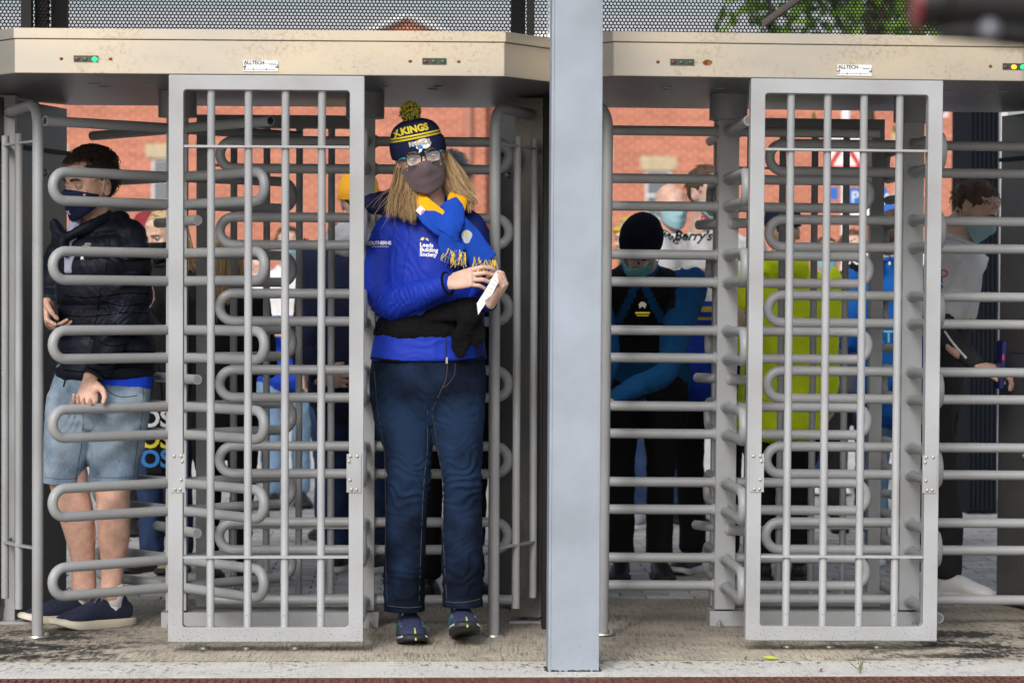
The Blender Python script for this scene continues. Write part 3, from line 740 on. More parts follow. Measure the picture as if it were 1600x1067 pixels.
# tree over the right screen
def tree(px, Y, z0, zc, rad, label, seed):
    random.seed(seed); c = at(px, 480, Y); t = thing('street_tree', label, 'tree', (c.x, Y, 0))
    mb = MB(); pts = [V(c.x, Y, -.05), V(c.x+.06, Y, 1.6), V(c.x-.05, Y, 3.2), V(c.x+.08, Y, zc)]; mb.tube(crom(pts, 4), [.13-.009*i for i in range(13)], n=10)
    for k in range(9):
        a = random.uniform(0, 6.28); s = V(c.x, Y, random.uniform(2.6, zc-.4)); e = s+V(math.cos(a)*rad*.75, math.sin(a)*rad*.75, random.uniform(.8, 2.0))
        mb.tube(crom([s, (s+e)/2+V(0,0,.3), e], 3), [.035-.004*i for i in range(7)], n=6)
    mb.build('trunk', M_BARK, t, smooth=60)
    lf = MB(); vs = []; fs = []
    cl = [V(c.x, Y, zc)+V(random.gauss(0,1)*rad*.5, random.gauss(0,1)*rad*.5, random.gauss(0,1)*rad*.42) for _ in range(60)]
    for q in cl:
        for _ in range(150):
            p = q+V(random.gauss(0,1), random.gauss(0,1), random.gauss(0,1))*.36
            u = V(random.gauss(0,1), random.gauss(0,1), random.gauss(0,1)).normalized(); w2 = u.orthogonal().normalized(); s = random.uniform(.06, .12)
            o = len(vs); vs += [p-u*s, p+w2*s*.55, p+u*s, p-w2*s*.55]; fs.append((o, o+1, o+2, o+3))
    lf.add(vs, fs); lf.build('crown', M_LEAF, t, kind='stuff')
tree(1362, 15, 0, 5.3, 1.6, 'bushy green tree whose leaves show through the right perforated screen', 3)
random.seed(11)
# dark ribbed container-like pier at the right
a, b = at(1512, 700, 5.9), at(1561, 700, 5.9)
mb = MB(); mb.box((a.x+.005, 5.93, 0), (b.x-.005, 6.4, 2.65))
rp = mb.build('ribbed_pier', mat('navy_ribbed_cladding', (.006, .0085, .015), .8, spec=.15), origin=V(a.x, 5.9, 0)); tag(rp, 'dark navy ribbed metal pier behind the right gate', 'pier')
n = 7; wd = (b.x-a.x)/n
for i in range(n):
    mb = MB(); mb.box((a.x+wd*i+.003, 5.905, .02), (a.x+wd*(i+1)-wd*.35, 5.929, 2.65)); mb.build('rib', mat('navy_ribbed_cladding', (.006, .0085, .015), .8, spec=.15), rp)
mb = MB(); p = at(1566, 700, 3.0); mb.box((p.x-.014, 3.0, 0), (p.x+.016, 3.03, 2.3)); wp = mb.build('white_edge_post', mat('pale_edge_strip', (.62,.60,.63), .5), origin=V(p.x, 3, 0)); tag(wp, 'slim pale post beside the dark ribbed pier', 'post')
# lamp post and road signs seen between the bars
def signpost():
    Y = 13.0; c = at(1322, 400, Y)
    t = thing('sign_post', 'grey post with a white and red notice above blue parking and direction signs', 'road sign', (c.x, Y, 0))
    mb = MB(); mb.tube([(c.x, Y+.05, 0), (c.x, Y+.05, 3.0)], .04, n=10); mb.build('post', M_WHITE, t, smooth=50)
    bl = mat('sign_blue', (.02, .13, .50), .4); rd = mat('sign_red', (.6, .03, .03), .4); wh = mat('sign_white', (.8,.8,.8), .4); ye = mat('sign_yellow', (.8,.6,.02), .4)
    def panel(px0, py0, px1, py1, m, name, dy=0):
        p, q = at(px0, py0, Y+dy), at(px1, py1, Y+dy); b2 = MB(); b2.box((p.x, Y+dy-.006, q.z), (q.x, Y+dy, p.z)); return b2.build(name, m, t)
    panel(1296, 216, 1346, 262, wh, 'notice'); 
    p = at(1320, 248, Y-.01); mb = MB(); s = .14
    tri = [(-s, 0), (s, 0), (0, s*1.6)]
    for i in range(3):
        x0_, z0_ = tri[i]; x1_, z1_ = tri[(i+1)%3]; mb.tube([(p.x+x0_, Y-.014, p.z-.08+z0_), (p.x+x1_, Y-.014, p.z-.08+z1_)], .018, n=6)
    mb.build('warning_triangle', rd, t)
    panel(1324, 268, 1345, 278, ye, 'yellow_plate'); a1 = panel(1297, 293, 1309, 312, bl, 'blue_plate'); panel(1326, 294, 1346, 326, bl, 'parking_plate')
    me = text_mesh('P', .14); q = at(1336, 309, Y-.012)
    for v in me.vertices: v.co = V(q.x+v.co.x, Y-.012, q.z+v.co.y)
    me.materials.clear(); me.materials.append(wh); obj('lettering', me, t)
    panel(1330, 318, 1392, 345, wh, 'white_plate', .02)
    q = at(1380, 316, Y-.05); mb = MB(); mb.obox(q, .075, .004, .11, Matrix.Rotation(R(-28), 3, 'Y').to_3x3()); mb.build('arrow_plate', bl, t)
    mb = MB(); mb.obox(q+V(0,-.006,0), .012, .002, .08, Matrix.Rotation(R(28), 3, 'Y').to_3x3()); mb.build('arrow', wh, t)
signpost()
# leaf litter and small weeds on the threshold
M_DEADLEAF = mat('dead_leaf', (.20, .09, .03), .8, var=.3); M_WEED = mat('weed_green', (.16, .26, .05), .7, var=.3); M_STALK = mat('weed_stalk', (.12, .11, .04), .8)
def litter(px, py, s, m, label, name='fallen_leaf', cat='leaf'):
    g = CM.to_3x3() @ Vector(((px-800)/FPX, -(py-533.5)/FPX, -1)); k = -CAM.z/g.z; p = CAM+g*k
    mb = MB(); a = random.uniform(0, 3.1); u = V(math.cos(a), math.sin(a), 0); w2 = V(-u.y, u.x, 0)
    mb.add([p-u*s+V(0,0,.004), p-w2*s*.4+V(0,0,.012), p+u*s+V(0,0,.010), p+w2*s*.4+V(0,0,.003), p+V(0,0,.006)], [(0,1,4),(1,2,4),(2,3,4),(3,0,4)])
    o = mb.build(name, m, origin=p); tag(o, label, cat); return o
litter(1283, 1049, .016, M_DEADLEAF, 'small curled brown leaf on the white painted line')
litter(1390, 1000, .030, M_DEADLEAF, 'brown leaf with green edge lying at the foot of the right front cage')
litter(1204, 1030, .030, mat('lime_scrap', (.5, .62, .06), .6), 'yellow-green scrap lying on the painted line left of the right cage')
litter(1165, 1030, .014, M_DEADLEAF, 'tiny brown leaf fragment beside the yellow-green scrap')
def weed():
    p = ground_at(1345, -.55); t = thing('weed', 'thin weed sprouting from the drain edge below the right turnstile', 'weed', p)
    for k in range(5):
        mb = MB(); a = random.uniform(-1.2, 1.2); h_ = random.uniform(.03, .06); pts = [p, p+V(a*.01, 0, h_*.5), p+V(a*.03, -.005, h_)]
        mb.tube(crom(pts, 3), .0009, n=4); mb.build('stalk', M_STALK, t)
        mb = MB()
        for j in range(7):
            q = crom(pts, 3)[random.randint(2, 6)]; mb.sphere(q+V(random.uniform(-.004,.004), random.uniform(-.004,.004), random.uniform(0,.004)), (.0028, .0012, .0016), seg=6, rings=4)
        mb.build('leaf_sprig', M_WEED, t)
weed()
# ================================================================== PEOPLE: BUILDERS
SKIN = mat('skin_fair', (.65, .42, .33), .5, var=.11, vscale=24, bump=.0004, bscale=260, sheen=.1)
SKIN_R = mat('skin_ruddy', (.60, .37, .285), .5, var=.17, vscale=22, bump=.0004, bscale=260)
for m_ in (SKIN, SKIN_R):
    b_ = m_.node_tree.nodes['Principled BSDF']; b_.inputs['Subsurface Weight'].default_value = .18; b_.inputs['Subsurface Radius'].default_value = (.012, .005, .003); b_.inputs['Subsurface Scale'].default_value = 1
M_EYE = mat('eye_white', (.40, .37, .35), .25); M_IRIS = mat('iris_blue_grey', (.045, .065, .08), .2); M_PUPIL = mat('pupil', (.005,.005,.005), .1)
def cloth(name, col, rough=.85, var=.12, vscale=6, bump=.0006, bscale=350, sheen=.0, spec=.18, **k): return mat(name, col, rough, spec=spec, var=var, vscale=vscale, bump=bump, bscale=bscale, sheen=sheen, **k)
def seg_xf(mb, start, M):
    for i in range(start, len(mb.v)): mb.v[i] = M @ mb.v[i]
def join(a, b, off=0):
    """append mesh b to mesh a (both in the same coordinates); returns a new mesh"""
    v = [tuple(x.co) for x in a.vertices]; n = len(v); f = [tuple(p.vertices) for p in a.polygons]
    v += [tuple(x.co) for x in b.vertices]; f += [tuple(i+n for i in p.vertices) for p in b.polygons]
    me = bpy.data.meshes.new(a.name); me.from_pydata(v, [], f); me.update(); return me
def head_mesh(M, hi=True, neck=.13, jaw=1.0):
    mb = MB()
    mb.sphere((0,.015,.030), (.075,.095,.086), seg=24, rings=14)
    mb.loft([(0,-.004,.06),(0,-.010,.02),(0,-.014,-.02),(0,-.019,-.055),(0,-.029,-.085),(0,-.040,-.104)],
            [(.067,.079),(.069,.079),(.066*jaw,.075),(.058*jaw,.067),(.043*jaw,.052),(.026*jaw,.032)], n=24)
    mb.capsule((0,-.086,.004), (0,-.106,-.031), .0075, .0115); 
    for s in (-1, 1):
        mb.sphere((s*.0125,-.094,-.036), .0085); mb.capsule((s*.014,-.087,.019), (s*.046,-.072,.018), .0085, .007)
        mb.sphere((s*.038,-.058,-.028), (.024,.022,.024))
        mb.sphere((s*.077,.014,-.010), (.006,.017,.030), Matrix.Rotation(s*R(-14),3,'Z')); mb.tube([(s*.078,.014+.016*math.cos(a), -.006+.027*math.sin(a)) for a in [R(20*k) for k in range(-2,11)]], .0045, n=6)
    mb.sphere((0,-.088,-.061), (.023,.012,.0075)); mb.sphere((0,-.086,-.071), (.019,.012,.0085))
    mb.loft([(0,.012,-.05),(0,.022,-.11),(0,.032,-.11-neck)], [(.052,.056),(.054,.058),(.064,.064)], n=20)
    me = remeshed(mb, .0042 if hi else .0075, 3 if hi else 2, 'head')
    for v in me.vertices:
        c = v.co
        if c.y < -.03:
            for s in (-1, 1):
                d = ((c.x-s*.0315)/.0165)**2+((c.z-.0)/.0105)**2
                if d < 6: c.y += .0105*math.exp(-d)
    if hi:
        lid = MB()
        for s in (-1, 1):
            c = V(s*.0315, -.0705, 0)
            for lo, hi_ in ((R(9), R(72)), (R(-64), R(-17))):
                vs, fs = [], []; na, nb = 14, 6
                for i in range(na+1):
                    az_ = R(-78+156*i/na); tp = (1-((i/na-.5)*2)**2)
                    for j in range(nb+1):
                        e_ = (lo if lo > 0 else hi_)*(.35+.65*tp); f_ = (hi_ if lo > 0 else lo); e2 = e_+(f_-e_)*j/nb
                        rr = .0146-.0004*j; vs.append(c+V(math.sin(az_)*math.cos(e2)*rr, -math.cos(az_)*math.cos(e2)*rr, math.sin(e2)*rr))
                for i in range(na):
                    for j in range(nb): a = i*(nb+1)+j; fs.append((a, a+1, a+nb+2, a+nb+1) if lo < 0 else (a, a+nb+1, a+nb+2, a+1))
                lid.add(vs, fs)
        me = join(me, lid.mesh())
    me.transform(M); return me
def eyes(par, M, gaze=(0,-1,0)):
    g = Vector(gaze).normalized()
    for s in (-1, 1):
        mb = MB(); c = V(s*.0315, -.0705, 0); mb.sphere(c, .0128, M=g.to_track_quat('Z','Y').to_matrix(), seg=20, rings=24)
        for i, f in enumerate(mb.f):
            q = sum((mb.v[k] for k in f), Vector())/len(f)-c; a = q.angle(g)
            mb.m[i] = 2 if a < R(13) else 1 if a < R(30) else 0
        seg_xf(mb, 0, M); mb.build('eye', [M_EYE, M_IRIS, M_PUPIL], par, smooth=180)
def brows(par, M, m, th=.0032, lift=0):
    for s in (-1, 1):
        mb = MB(); mb.tube([(s*.014,-.0965,.019+lift),(s*.026,-.0945,.023+lift),(s*.040,-.086,.0235+lift),(s*.050,-.076,.018+lift)], [th*1.1, th*1.2, th, th*.4], n=8, flat=.6, ref=(0,0,1)); seg_xf(mb, 0, M); mb.build('eyebrow', m, par, smooth=180)
def hand_mesh(wrist, dir_, palm, right=True, curl=(25,30,20), fc=None, thumb=(0,0), hi=True, sc=1.0, spread=4):
    mb = MB(); sg = 1
    mb.loft([(-.02,0,0),(.0,0,0),(.03,0,-.001),(.072,0,-.001),(.086,0,-.001)], [(.026,.019),(.027,.018),(.034,.0165),(.040,.0145),(.038,.012)], ref=(0,1,0), n=14, sub=3)
    mb.sphere((.028,.022,-.008), (.028,.015,.014))
    L_ = [(.045,.026,.022),(.050,.030,.023),(.047,.028,.022),(.037,.021,.019)]; ys = [.030,.0102,-.0100,-.029]
    for k in range(4):
        cr = (fc[k] if fc else curl); p = V(.082-.004*abs(k-1), ys[k], 0); a = 0; r = (.0090,.0082,.0076,.0066) if k < 3 else (.0078,.0072,.0066,.0058)
        sp = R(spread*(1.5-k))
        for j in range(3):
            a += R(cr[j]); q = p+V(math.cos(a)*math.cos(sp), math.cos(a)*math.sin(sp), -math.sin(a))*L_[k][j]
            mb.capsule(p, q, r[j], r[j+1], n=9); p = q
    a1, a2 = R(42+thumb[0]), R(thumb[1]); p = V(.016,.026,-.006); d = V(math.cos(a1), math.sin(a1), -.30).normalized()
    q = p+d*.040; mb.capsule(p, q, .0135, .0115, n=9); d2 = V(math.cos(a1-R(18)-a2*.4), math.sin(a1-R(18)-a2*.4), -.34-a2*.5).normalized(); q2 = q+d2*.032; mb.capsule(q, q2, .0108, .0095, n=9)
    d3 = V(math.cos(a1-R(34)-a2), math.sin(a1-R(34)-a2), -.34-a2*.8).normalized(); mb.capsule(q2, q2+d3*.024, .0095, .0078, n=9)
    me = remeshed(mb, .0030 if hi else .0048, 2 if hi else 1, 'hand')
    x = Vector(dir_).normalized(); z = -Vector(palm); z = (z-x*z.dot(x)).normalized(); y = z.cross(x)
    if not right: y = -y
    M = Matrix((x*sc, y*sc, z*sc)).transposed().to_4x4(); M.translation = Vector(wrist)
    me.transform(M)
    if not right: me.flip_normals()
    return me
def crumple(me, amp, sc=(9,9,5), seed=0, mask=None, ridged=True, octs=3):
    """cloth folds: push vertices along their normals"""
    o = Vector((seed*3.7, seed*1.3, seed*7.1)); nn = [v.normal.copy() for v in me.vertices]
    for v, n in zip(me.vertices, nn):
        p = Vector((v.co.x*sc[0], v.co.y*sc[1], v.co.z*sc[2]))+o; h = 0; a = 1
        for k in range(octs):
            q = noise.noise(p); h += a*((.5-abs(q)*2) if ridged else q); p = p*2.1; a *= .45
        w_ = mask(v.co) if mask else 1
        v.co += n*(h*amp*w_)
    me.update()
def garment(name, mb, m, par, voxel=.009, smooth=4, amp=.004, sc=(9,9,5), seed=0, mask=None, label=None, ridged=True, post=None):
    me = remeshed(mb, voxel, smooth, name)
    if amp: crumple(me, amp, sc, seed, mask, ridged)
    if post: post(me)
    ms = m if isinstance(m, (list, tuple)) else [m]
    for x in ms: me.materials.append(x)
    return obj(name, me, par, smooth=180, label=label)
def colour_by(me, fn):
    for p in me.polygons: p.material_index = fn(p.center)
def shoe(par, M, upper, sole, lace, name='shoe', tongue=None, hi=True, label=None):
    mb = MB()
    mb.loft([(0,.105,.045),(0,.06,.055),(0,.0,.055),(0,-.06,.043),(0,-.115,.034),(0,-.148,.028)], [(.030,.036),(.037,.044),(.038,.045),(.045,.034),(.044,.026),(.030,.018)], n=20, sub=4)
    mb.loft([(0,.062,.05),(0,.060,.092)], [(.036,.046),(.033,.044)], n=16, sub=2)
    me = remeshed(mb, .004 if hi else .007, 3, name)
    for v in me.vertices:
        if v.co.z < .016: v.co.z = .016
    me.transform(M); me.materials.append(upper); o = obj(name, me, par, smooth=180, label=label)
    mb = MB(); out = [(0,.135),(.022,.130),(.036,.105),(.038,.05),(.036,.0),(.044,-.05),(.051,-.10),(.047,-.14),(.034,-.165),(.012,-.178)]
    ring = out+[(-x, y) for x, y in reversed(out[1:])]; n = len(ring)
    vs = []
    for (z, g) in ((0.0, .93), (.006, 1.0), (.022, 1.0), (.028, .95)):
        for (x, y) in ring: lift = max(0, (-y-.11))*.30 if z < .02 else max(0, (-y-.11))*.22; vs.append((x*g, y*g, z+lift))
    fs = [tuple(reversed(range(n))), tuple(range(3*n, 4*n))]+[(k*n+i, k*n+(i+1)%n, (k+1)*n+(i+1)%n, (k+1)*n+i) for k in range(3) for i in range(n)]
    mb.add(vs, fs); seg_xf(mb, 0, M); mb.build('sole', sole, o, smooth=50, fix=True)
    if lace:
        mb = MB()
        for k in range(5):
            y = .015-.022*k; z = .103-.0085*k-(.002*k); wd = .020
            mb.tube([(-wd, y, z-.012),(-wd*.4, y-.004, z-.001),(wd*.4, y-.009, z-.001),(wd, y-.014, z-.012)], .0028, n=6)
            mb.tube([(wd, y, z-.011),(wd*.4, y-.004, z+.001),(-wd*.4, y-.009, z+.001),(-wd, y-.014, z-.011)], .0028, n=6)
        for s in (-1, 1): mb.tube(crom([V(0,.02,.103),V(s*.02,.012,.115),V(s*.036,.0,.100),V(s*.02,.008,.103),V(0,.02,.104)], 4), .0024, n=5); mb.tube(crom([V(0,.02,.105),V(s*.016,-.01,.104),V(s*.028,-.03,.086)], 4), .0024, n=5)
        seg_xf(mb, 0, M); mb.build('laces', lace, o, smooth=180)
    return o
def mask_mesh(M, m, par, pleat=False, loops=None, name='face_mask', drop=0, big=1.0):
    """cloth face mask between nose bridge and chin, as a thick shell"""
    nu, nv = 28, 14; vs = []; fs = []
    for side, off in ((0, .0), (1, -.0025)):
        for i in range(nu+1):
            u = -1+2*i/nu; a = u*R(80)
            for j in range(nv+1):
                t = j/nv; zt = -.010-.020*abs(u)**1.3; zb = -.122+.050*abs(u)**1.6; z = zt+(zb-zt)*t-drop
                nose = math.exp(-(u/.26)**2)*math.exp(-((t-.20)/.24)**2)*.021; chin = math.exp(-(u/.45)**2)*(math.sin(math.pi*min(1,t*1.05))**.5)*.008
                by = -.099+.004*t if t < .6 else -.0966+.030*(t-.6)
                rx = (.077-.012*t)*big+off; y = by*math.cos(a)**.62-nose-chin+(.0 if side == 0 else .0025)
                yy = y+.012*abs(u)
                w_ = .0012*math.sin(t*22+u*3)*math.exp(-(u/.7)**4) if not pleat else .0022*(abs(((t*4)%1)-.5))
                vs.append(M@V(rx*math.sin(a), yy-w_, z))
        base = 0
    N_ = (nu+1)*(nv+1)
    for i in range(nu):
        for j in range(nv):
            a = i*(nv+1)+j; q = (a, a+1, a+nv+2, a+nv+1); fs.append(q); fs.append(tuple(N_+k for k in reversed(q)))
    bd = [j for j in range(nv+1)]+[i*(nv+1)+nv for i in range(1, nu+1)]+[nu*(nv+1)+j for j in range(nv-1, -1, -1)]+[i*(nv+1) for i in range(nu-1, 0, -1)]
    for k in range(len(bd)):
        a, b = bd[k], bd[(k+1)%len(bd)]; fs.append((a, N_+a, N_+b, b))
    mb = MB(); mb.add(vs, fs); o = mb.build(name, m, par, smooth=180, fix=True)
    for s in (-1, 1):
        mb = MB()
        for z0, z1 in ((-.034, .018), (-.075, -.036)):
            mb.tube([M@V(s*.074,-.004,z0-drop), M@V(s*.0775,.008,(z0+z1)/2), M@V(s*.079,.026,z1)], .0014, n=5)
        mb.build('ear_loop', loops or m, o)
    return o
def strands(curves, mats, par, name='hair', r=.0011, n=3, kind=None):
    mb = MB()
    for c in curves:
        mb.cur = random.randrange(len(mats)); k = len(c); rr = [r*(1-.7*(i/(k-1))**2) for i in range(k)]
        mb.tube(c, rr, n=n, cap=False)
    return mb.build(name, mats, par, smooth=180)
def short_hair(par, M, mats, r=.012, n=0, ln=.03, line=.045, curly=0, back=-.05, name='hair', bulk=1.0):
    """scalp cap plus individual locks"""
    mb = MB(); mb.sphere((0,.018,.034), (.079*bulk,.099*bulk,.090*bulk), seg=28, rings=18)
    for i in range(len(mb.v)):
        v = mb.v[i]; front = v.y < -.02
        lim = line if v.y < -.045 else (back if v.y > .05 else line+(back-line)*((v.y+.045)/.095))
        if abs(v.x) > .06 and -.02 < v.y < .035: lim = min(lim, .004)
        if v.z < lim: mb.v[i] = V(v.x*.86, v.y*.86, max(v.z, lim))
        else: mb.v[i] = v+v.normalized()*(noise.noise(v*55)*.008+noise.noise(v*22)*.006)
    seg_xf(mb, 0, M); o = mb.build(name, mats[0], par, smooth=180)
    if n:
        cs = []
        while len(cs) < n:
            d = V(random.gauss(0,1), random.gauss(0,1), random.gauss(0,1)).normalized(); p = V(0,.018,.034)+V(d.x*.077*bulk, d.y*.097*bulk, d.z*.088*bulk)
            lim = line if p.y < -.045 else (back if p.y > .05 else line+(back-line)*((p.y+.045)/.095))
            if p.z < lim or (p.y < -.075 and p.z < line+.01): continue
            t = (V(random.gauss(0,1), -.6+random.gauss(0,.8), random.gauss(0,1)*.6)); t = (t-d*t.dot(d)).normalized(); l = ln*random.uniform(.6,1.3)
            k = 6; c = []
            for i in range(k):
                s = i/(k-1); c.append(M@(p+d*(l*.45*math.sin(s*2.2)+.002)+t*l*s+V(0,0,-.3*l*s*s)+(V(random.gauss(0,1),random.gauss(0,1),random.gauss(0,1))*curly*l*s*.25)))
            cs.append(c)
        strands(cs, mats, o, 'locks', r=.0016, n=3)
    return o
def trace(pts, bvh, r, m, name, par, n=5, depth=None, off=.0, flat=1, sub=6):
    """thin cord (seam, zip, stitching) laid on a garment; pts are points in front of it"""
    q = []
    for p in crom([Vector(p) for p in pts], sub):
        d = (Vector(depth) if depth else (p-CAM)).normalized(); h = bvh.ray_cast(p-d*.5, d, 1.2)
        if h[0] is not None: q.append(h[0]-d*off)
    if len(q) < 2: return None
    mb = MB(); mb.tube(q, r, n=n, flat=flat); return mb.build(name, m, par, smooth=180)
def basis(loc, yaw=0, pitch=0, roll=0, sc=1):
    """head/shoe placement: yaw turns the face from the camera towards image right, pitch>0 looks down, roll>0 leans the crown to image left"""
    return Matrix.Translation(loc) @ Matrix.Rotation(yaw,4,'Z') @ Matrix.Rotation(pitch,4,'X') @ Matrix.Rotation(roll,4,'Y') @ Matrix.Scale(sc,4)
# ================================================================== GENERAL STANDING FIGURE
DENIM_D = cloth('dark_denim', (.018,.035,.085), var=.3, vscale=9, bscale=500)
DENIM_L = cloth('light_denim', (.17,.27,.40), var=.25, vscale=7, bscale=500)
BLACKC = cloth('black_cloth', (.010,.010,.012)); NAVYC = cloth('navy_cloth', (.012,.016,.042)); GREYC = cloth('grey_cloth', (.09,.09,.10))
ARMS = {
 'down': ((.215,.03,1.11), (.235,-.05,.865), (0,-.12,-1), 'in'),
 'hold': ((.235,.02,1.10), (.10,-.27,1.10), (-.5,-.8,.15), 'in'),
 'phone': ((.215,-.05,1.10), (.085,-.25,1.31), (-.3,-.3,1), 'in'),
 'reach': ((.26,-.10,1.16), (.22,-.42,1.22), (0,-1,.05), 'in'),
 'pocket': ((.25,.05,1.10), (.20,-.09,.93), (-.2,-.3,-1), 'in'),
}
def figure(label, px, Y, top, yaw, coat, legs, shoes=(None, None), arms=('down','down'), hair=None, hat=None, mask=None, lean=0, head=(0,0,0), bulk=1.0, skin=SKIN, hem=.80,
           bands=None, puffer=False, long_hair=None, group=None, collar=None, step=.0, short=False, feet_yaw=None, coat_name='jacket', vest=None, hood=None):
    X = at(px, 500, Y).x; H = at(px, top, Y).z
    root = thing('person', label, 'person', (X, Y, 0), group)
    k = (H/1.75) if not lean else 1.0
    Rz = Matrix.Rotation(R(yaw), 4, 'Z'); B0 = Matrix.Translation((X, Y, 0)) @ Rz @ Matrix.Scale(k, 4)
    piv = V(0,0,.95); U0 = Matrix.Translation(piv) @ Matrix.Rotation(R(lean), 4, 'X') @ Matrix.Translation(-piv)
    U = B0 @ U0
    def up(p): return U @ Vector(p)
    def lo(p): return B0 @ Vector(p)
    rx = (B0.to_3x3() @ V(1,0,0)).normalized()
    g = bulk
    # ---- arms
    W_ = []
    for s, a in ((-1, arms[0]), (1, arms[1])):
        A = ARMS[a] if isinstance(a, str) else a
        if A[0] == 'w':
            W_.append((up(V(s*.175*g, .01, 1.415)), A[1], A[2], Vector(A[3]).normalized(), Vector(A[4]), s)); continue
        sh = V(s*.175*g, .01, 1.415); el = V(s*A[0][0], A[0][1], A[0][2]); wr = V(s*A[1][0], A[1][1], A[1][2]); d = V(s*A[2][0], A[2][1], A[2][2])
        W_.append((up(sh), up(el), up(wr), (U.to_3x3() @ d).normalized(), (U.to_3x3() @ V(-s, .15, 0)).normalized() if A[3] == 'in' else (U.to_3x3() @ Vector(A[3])), s))
    # ---- skin: head, neck, trunk core and arms as one surface, hands grown on
    hc = V(0, -.015, 1.635); HM = U @ basis(hc, R(head[0]), R(head[1]), R(head[2]), 1.0)
    mb = MB()
    mb.loft([up((0,.02,1.48)), up((0,.02,1.35)), up((0,.01,1.15)), up((0,.01,1.0))], [(.06*k,.05*k),(.12*k,.07*k),(.11*k,.07*k),(.12*k,.08*k)], ref=rx, n=14, sub=3)
    for sh, el, wr, d, pn, s in W_: mb.loft([sh, el, wr-(d*.004)], [(.035*k,.035*k),(.028*k,.028*k),(.021*k,.021*k)], ref=rx, n=10, sub=4)
    for s in (-1, 1):
        st = s*step
        mb.loft([lo((s*.085,.01,.93)), lo((s*.088,-.01+st*.5,.50)), lo((s*.085,.015+st,.32)), lo((s*.083,.02+st,.09))], [(.06*k,.06*k),(.045*k,.045*k),(.048*k,.048*k),(.03*k,.034*k)], ref=rx, n=12, sub=4)
    me = remeshed(mb, .014, 1, 'body'); me = join(me, head_mesh(HM, False))
    for sh, el, wr, d, pn, s in W_:
        me = join(me, hand_mesh(wr, d, pn, right=(s < 0), hi=False, sc=k, curl=(30,38,25)))
    me.materials.append(skin); body = obj('body', me, root, smooth=180)
    # ---- trousers
    mb = MB(); hz = .53 if short else .075
    for s in (-1, 1):
        st = s*step
        P_ = [(s*.078*g,.01,.92), (s*.088*g,.0+st*.25,.72), (s*.088,-.012+st*.5,.50)]; Q_ = [(.088*g,.098*g),(.086*g,.09*g),(.064,.068)]
        if not short: P_ += [(s*.086,.01+st,.30), (s*.084,.015+st,hz+.03)]; Q_ += [(.060,.064),(.060,.062)]
        mb.loft([lo(p) for p in P_], [(a*k, b*k) for a, b in Q_], ref=rx, n=16, sub=4)
    mb.loft([lo((0,.012,.99)), lo((0,.014,.90)), lo((0,.012,.84))], [(.155*g*k,.105*g*k),(.168*g*k,.115*g*k),(.14*g*k,.10*g*k)], ref=rx, n=20, sub=3)
    garment('trousers' if not short else 'shorts', mb, legs, root, .012, 3, .006, (14,14,8), px*.01)
    # ---- coat
    def pmod(t, a, b):
        if not puffer: return a, b
        q = abs(math.sin(math.pi*t*7))**.6*.012; return a+q, b+q
    mb = MB()
    mb.loft([up((0,.03,1.50)), up((0,.02,1.45)), up((0,.015,1.38)), up((0,.01,1.22)), up((0,.01,1.06)), up((0,.012,hem+.10 if hem > .7 else .9)), up((0,.012,hem))],
            [(.058*k,.060*k),(.125*g*k,.078*g*k),(.185*g*k,.105*g*k),(.175*g*k,.118*g*k),(.165*g*k,.118*g*k),(.180*g*k,.140*g*k),(.184*g*k,.146*g*k)], ref=rx, n=26, sub=5, mod=pmod)
    for sh, el, wr, d, pn, s in W_:
        mb.loft([sh+(up((0,0,1.4))-sh)*.12, sh, (sh+el)/2, el, (el+wr)/2, wr-(d*.012)], [(.062*k,.066*k),(.066*g*k,.066*g*k),(.056*g*k,.056*g*k),(.050*k,.050*k),(.044*k,.044*k),(.034*k,.034*k)], ref=rx, n=14, sub=4, mod=pmod)
    Ui = U.inverted()
    def post(me):
        if bands: colour_by(me, lambda c: bands(Ui @ (c)))
    coat_l = list(coat) if isinstance(coat, (list, tuple)) else [coat]
    ct = garment(coat_name, mb, coat_l, root, .012, 2 if puffer else 3, .007, (10,10,7), px*.013+1, post=post)
    # collar
    mb = MB(); mb.tube([up((.066*math.cos(a), .018+.062*math.sin(a), 1.500+.012*math.sin(a))) for a in [2*math.pi*i/16 for i in range(16)]], .014*k, n=8, closed=True)
    mb.build('collar', collar or coat_l[0], ct, smooth=180)
    if hood:
        mb = MB(); mb.sphere(up((0,.10,1.47)), (.12*k,.075*k,.085*k), Rz.to_3x3(), seg=18, rings=12); garment('hood', mb, hood, ct, .012, 3, .010, (16,16,16), 3)
    # shoes
    up_, so_ = shoes
    if up_:
        for s in (-1, 1):
            a = yaw if feet_yaw is None else feet_yaw
            p = lo((s*.084, s*step, 0)); shoe(root, Matrix.Translation((p.x, p.y, 0)) @ Matrix.Rotation(R(a+s*8),4,'Z') @ Matrix.Translation((0,-.04,0)) @ Matrix.Scale(k,4), up_, so_, None, hi=False)
    # head dressing
    facing = math.cos(R(yaw+head[0])) > -.1
    if facing: eyes(body, HM)
    if hair == 'bald': pass
    elif hair: short_hair(root, HM, hair, n=0 if hat else 220, ln=.022, bulk=.93 if hat else .99)
    if facing and hair and hair != 'bald': brows(body, HM, hair[0])
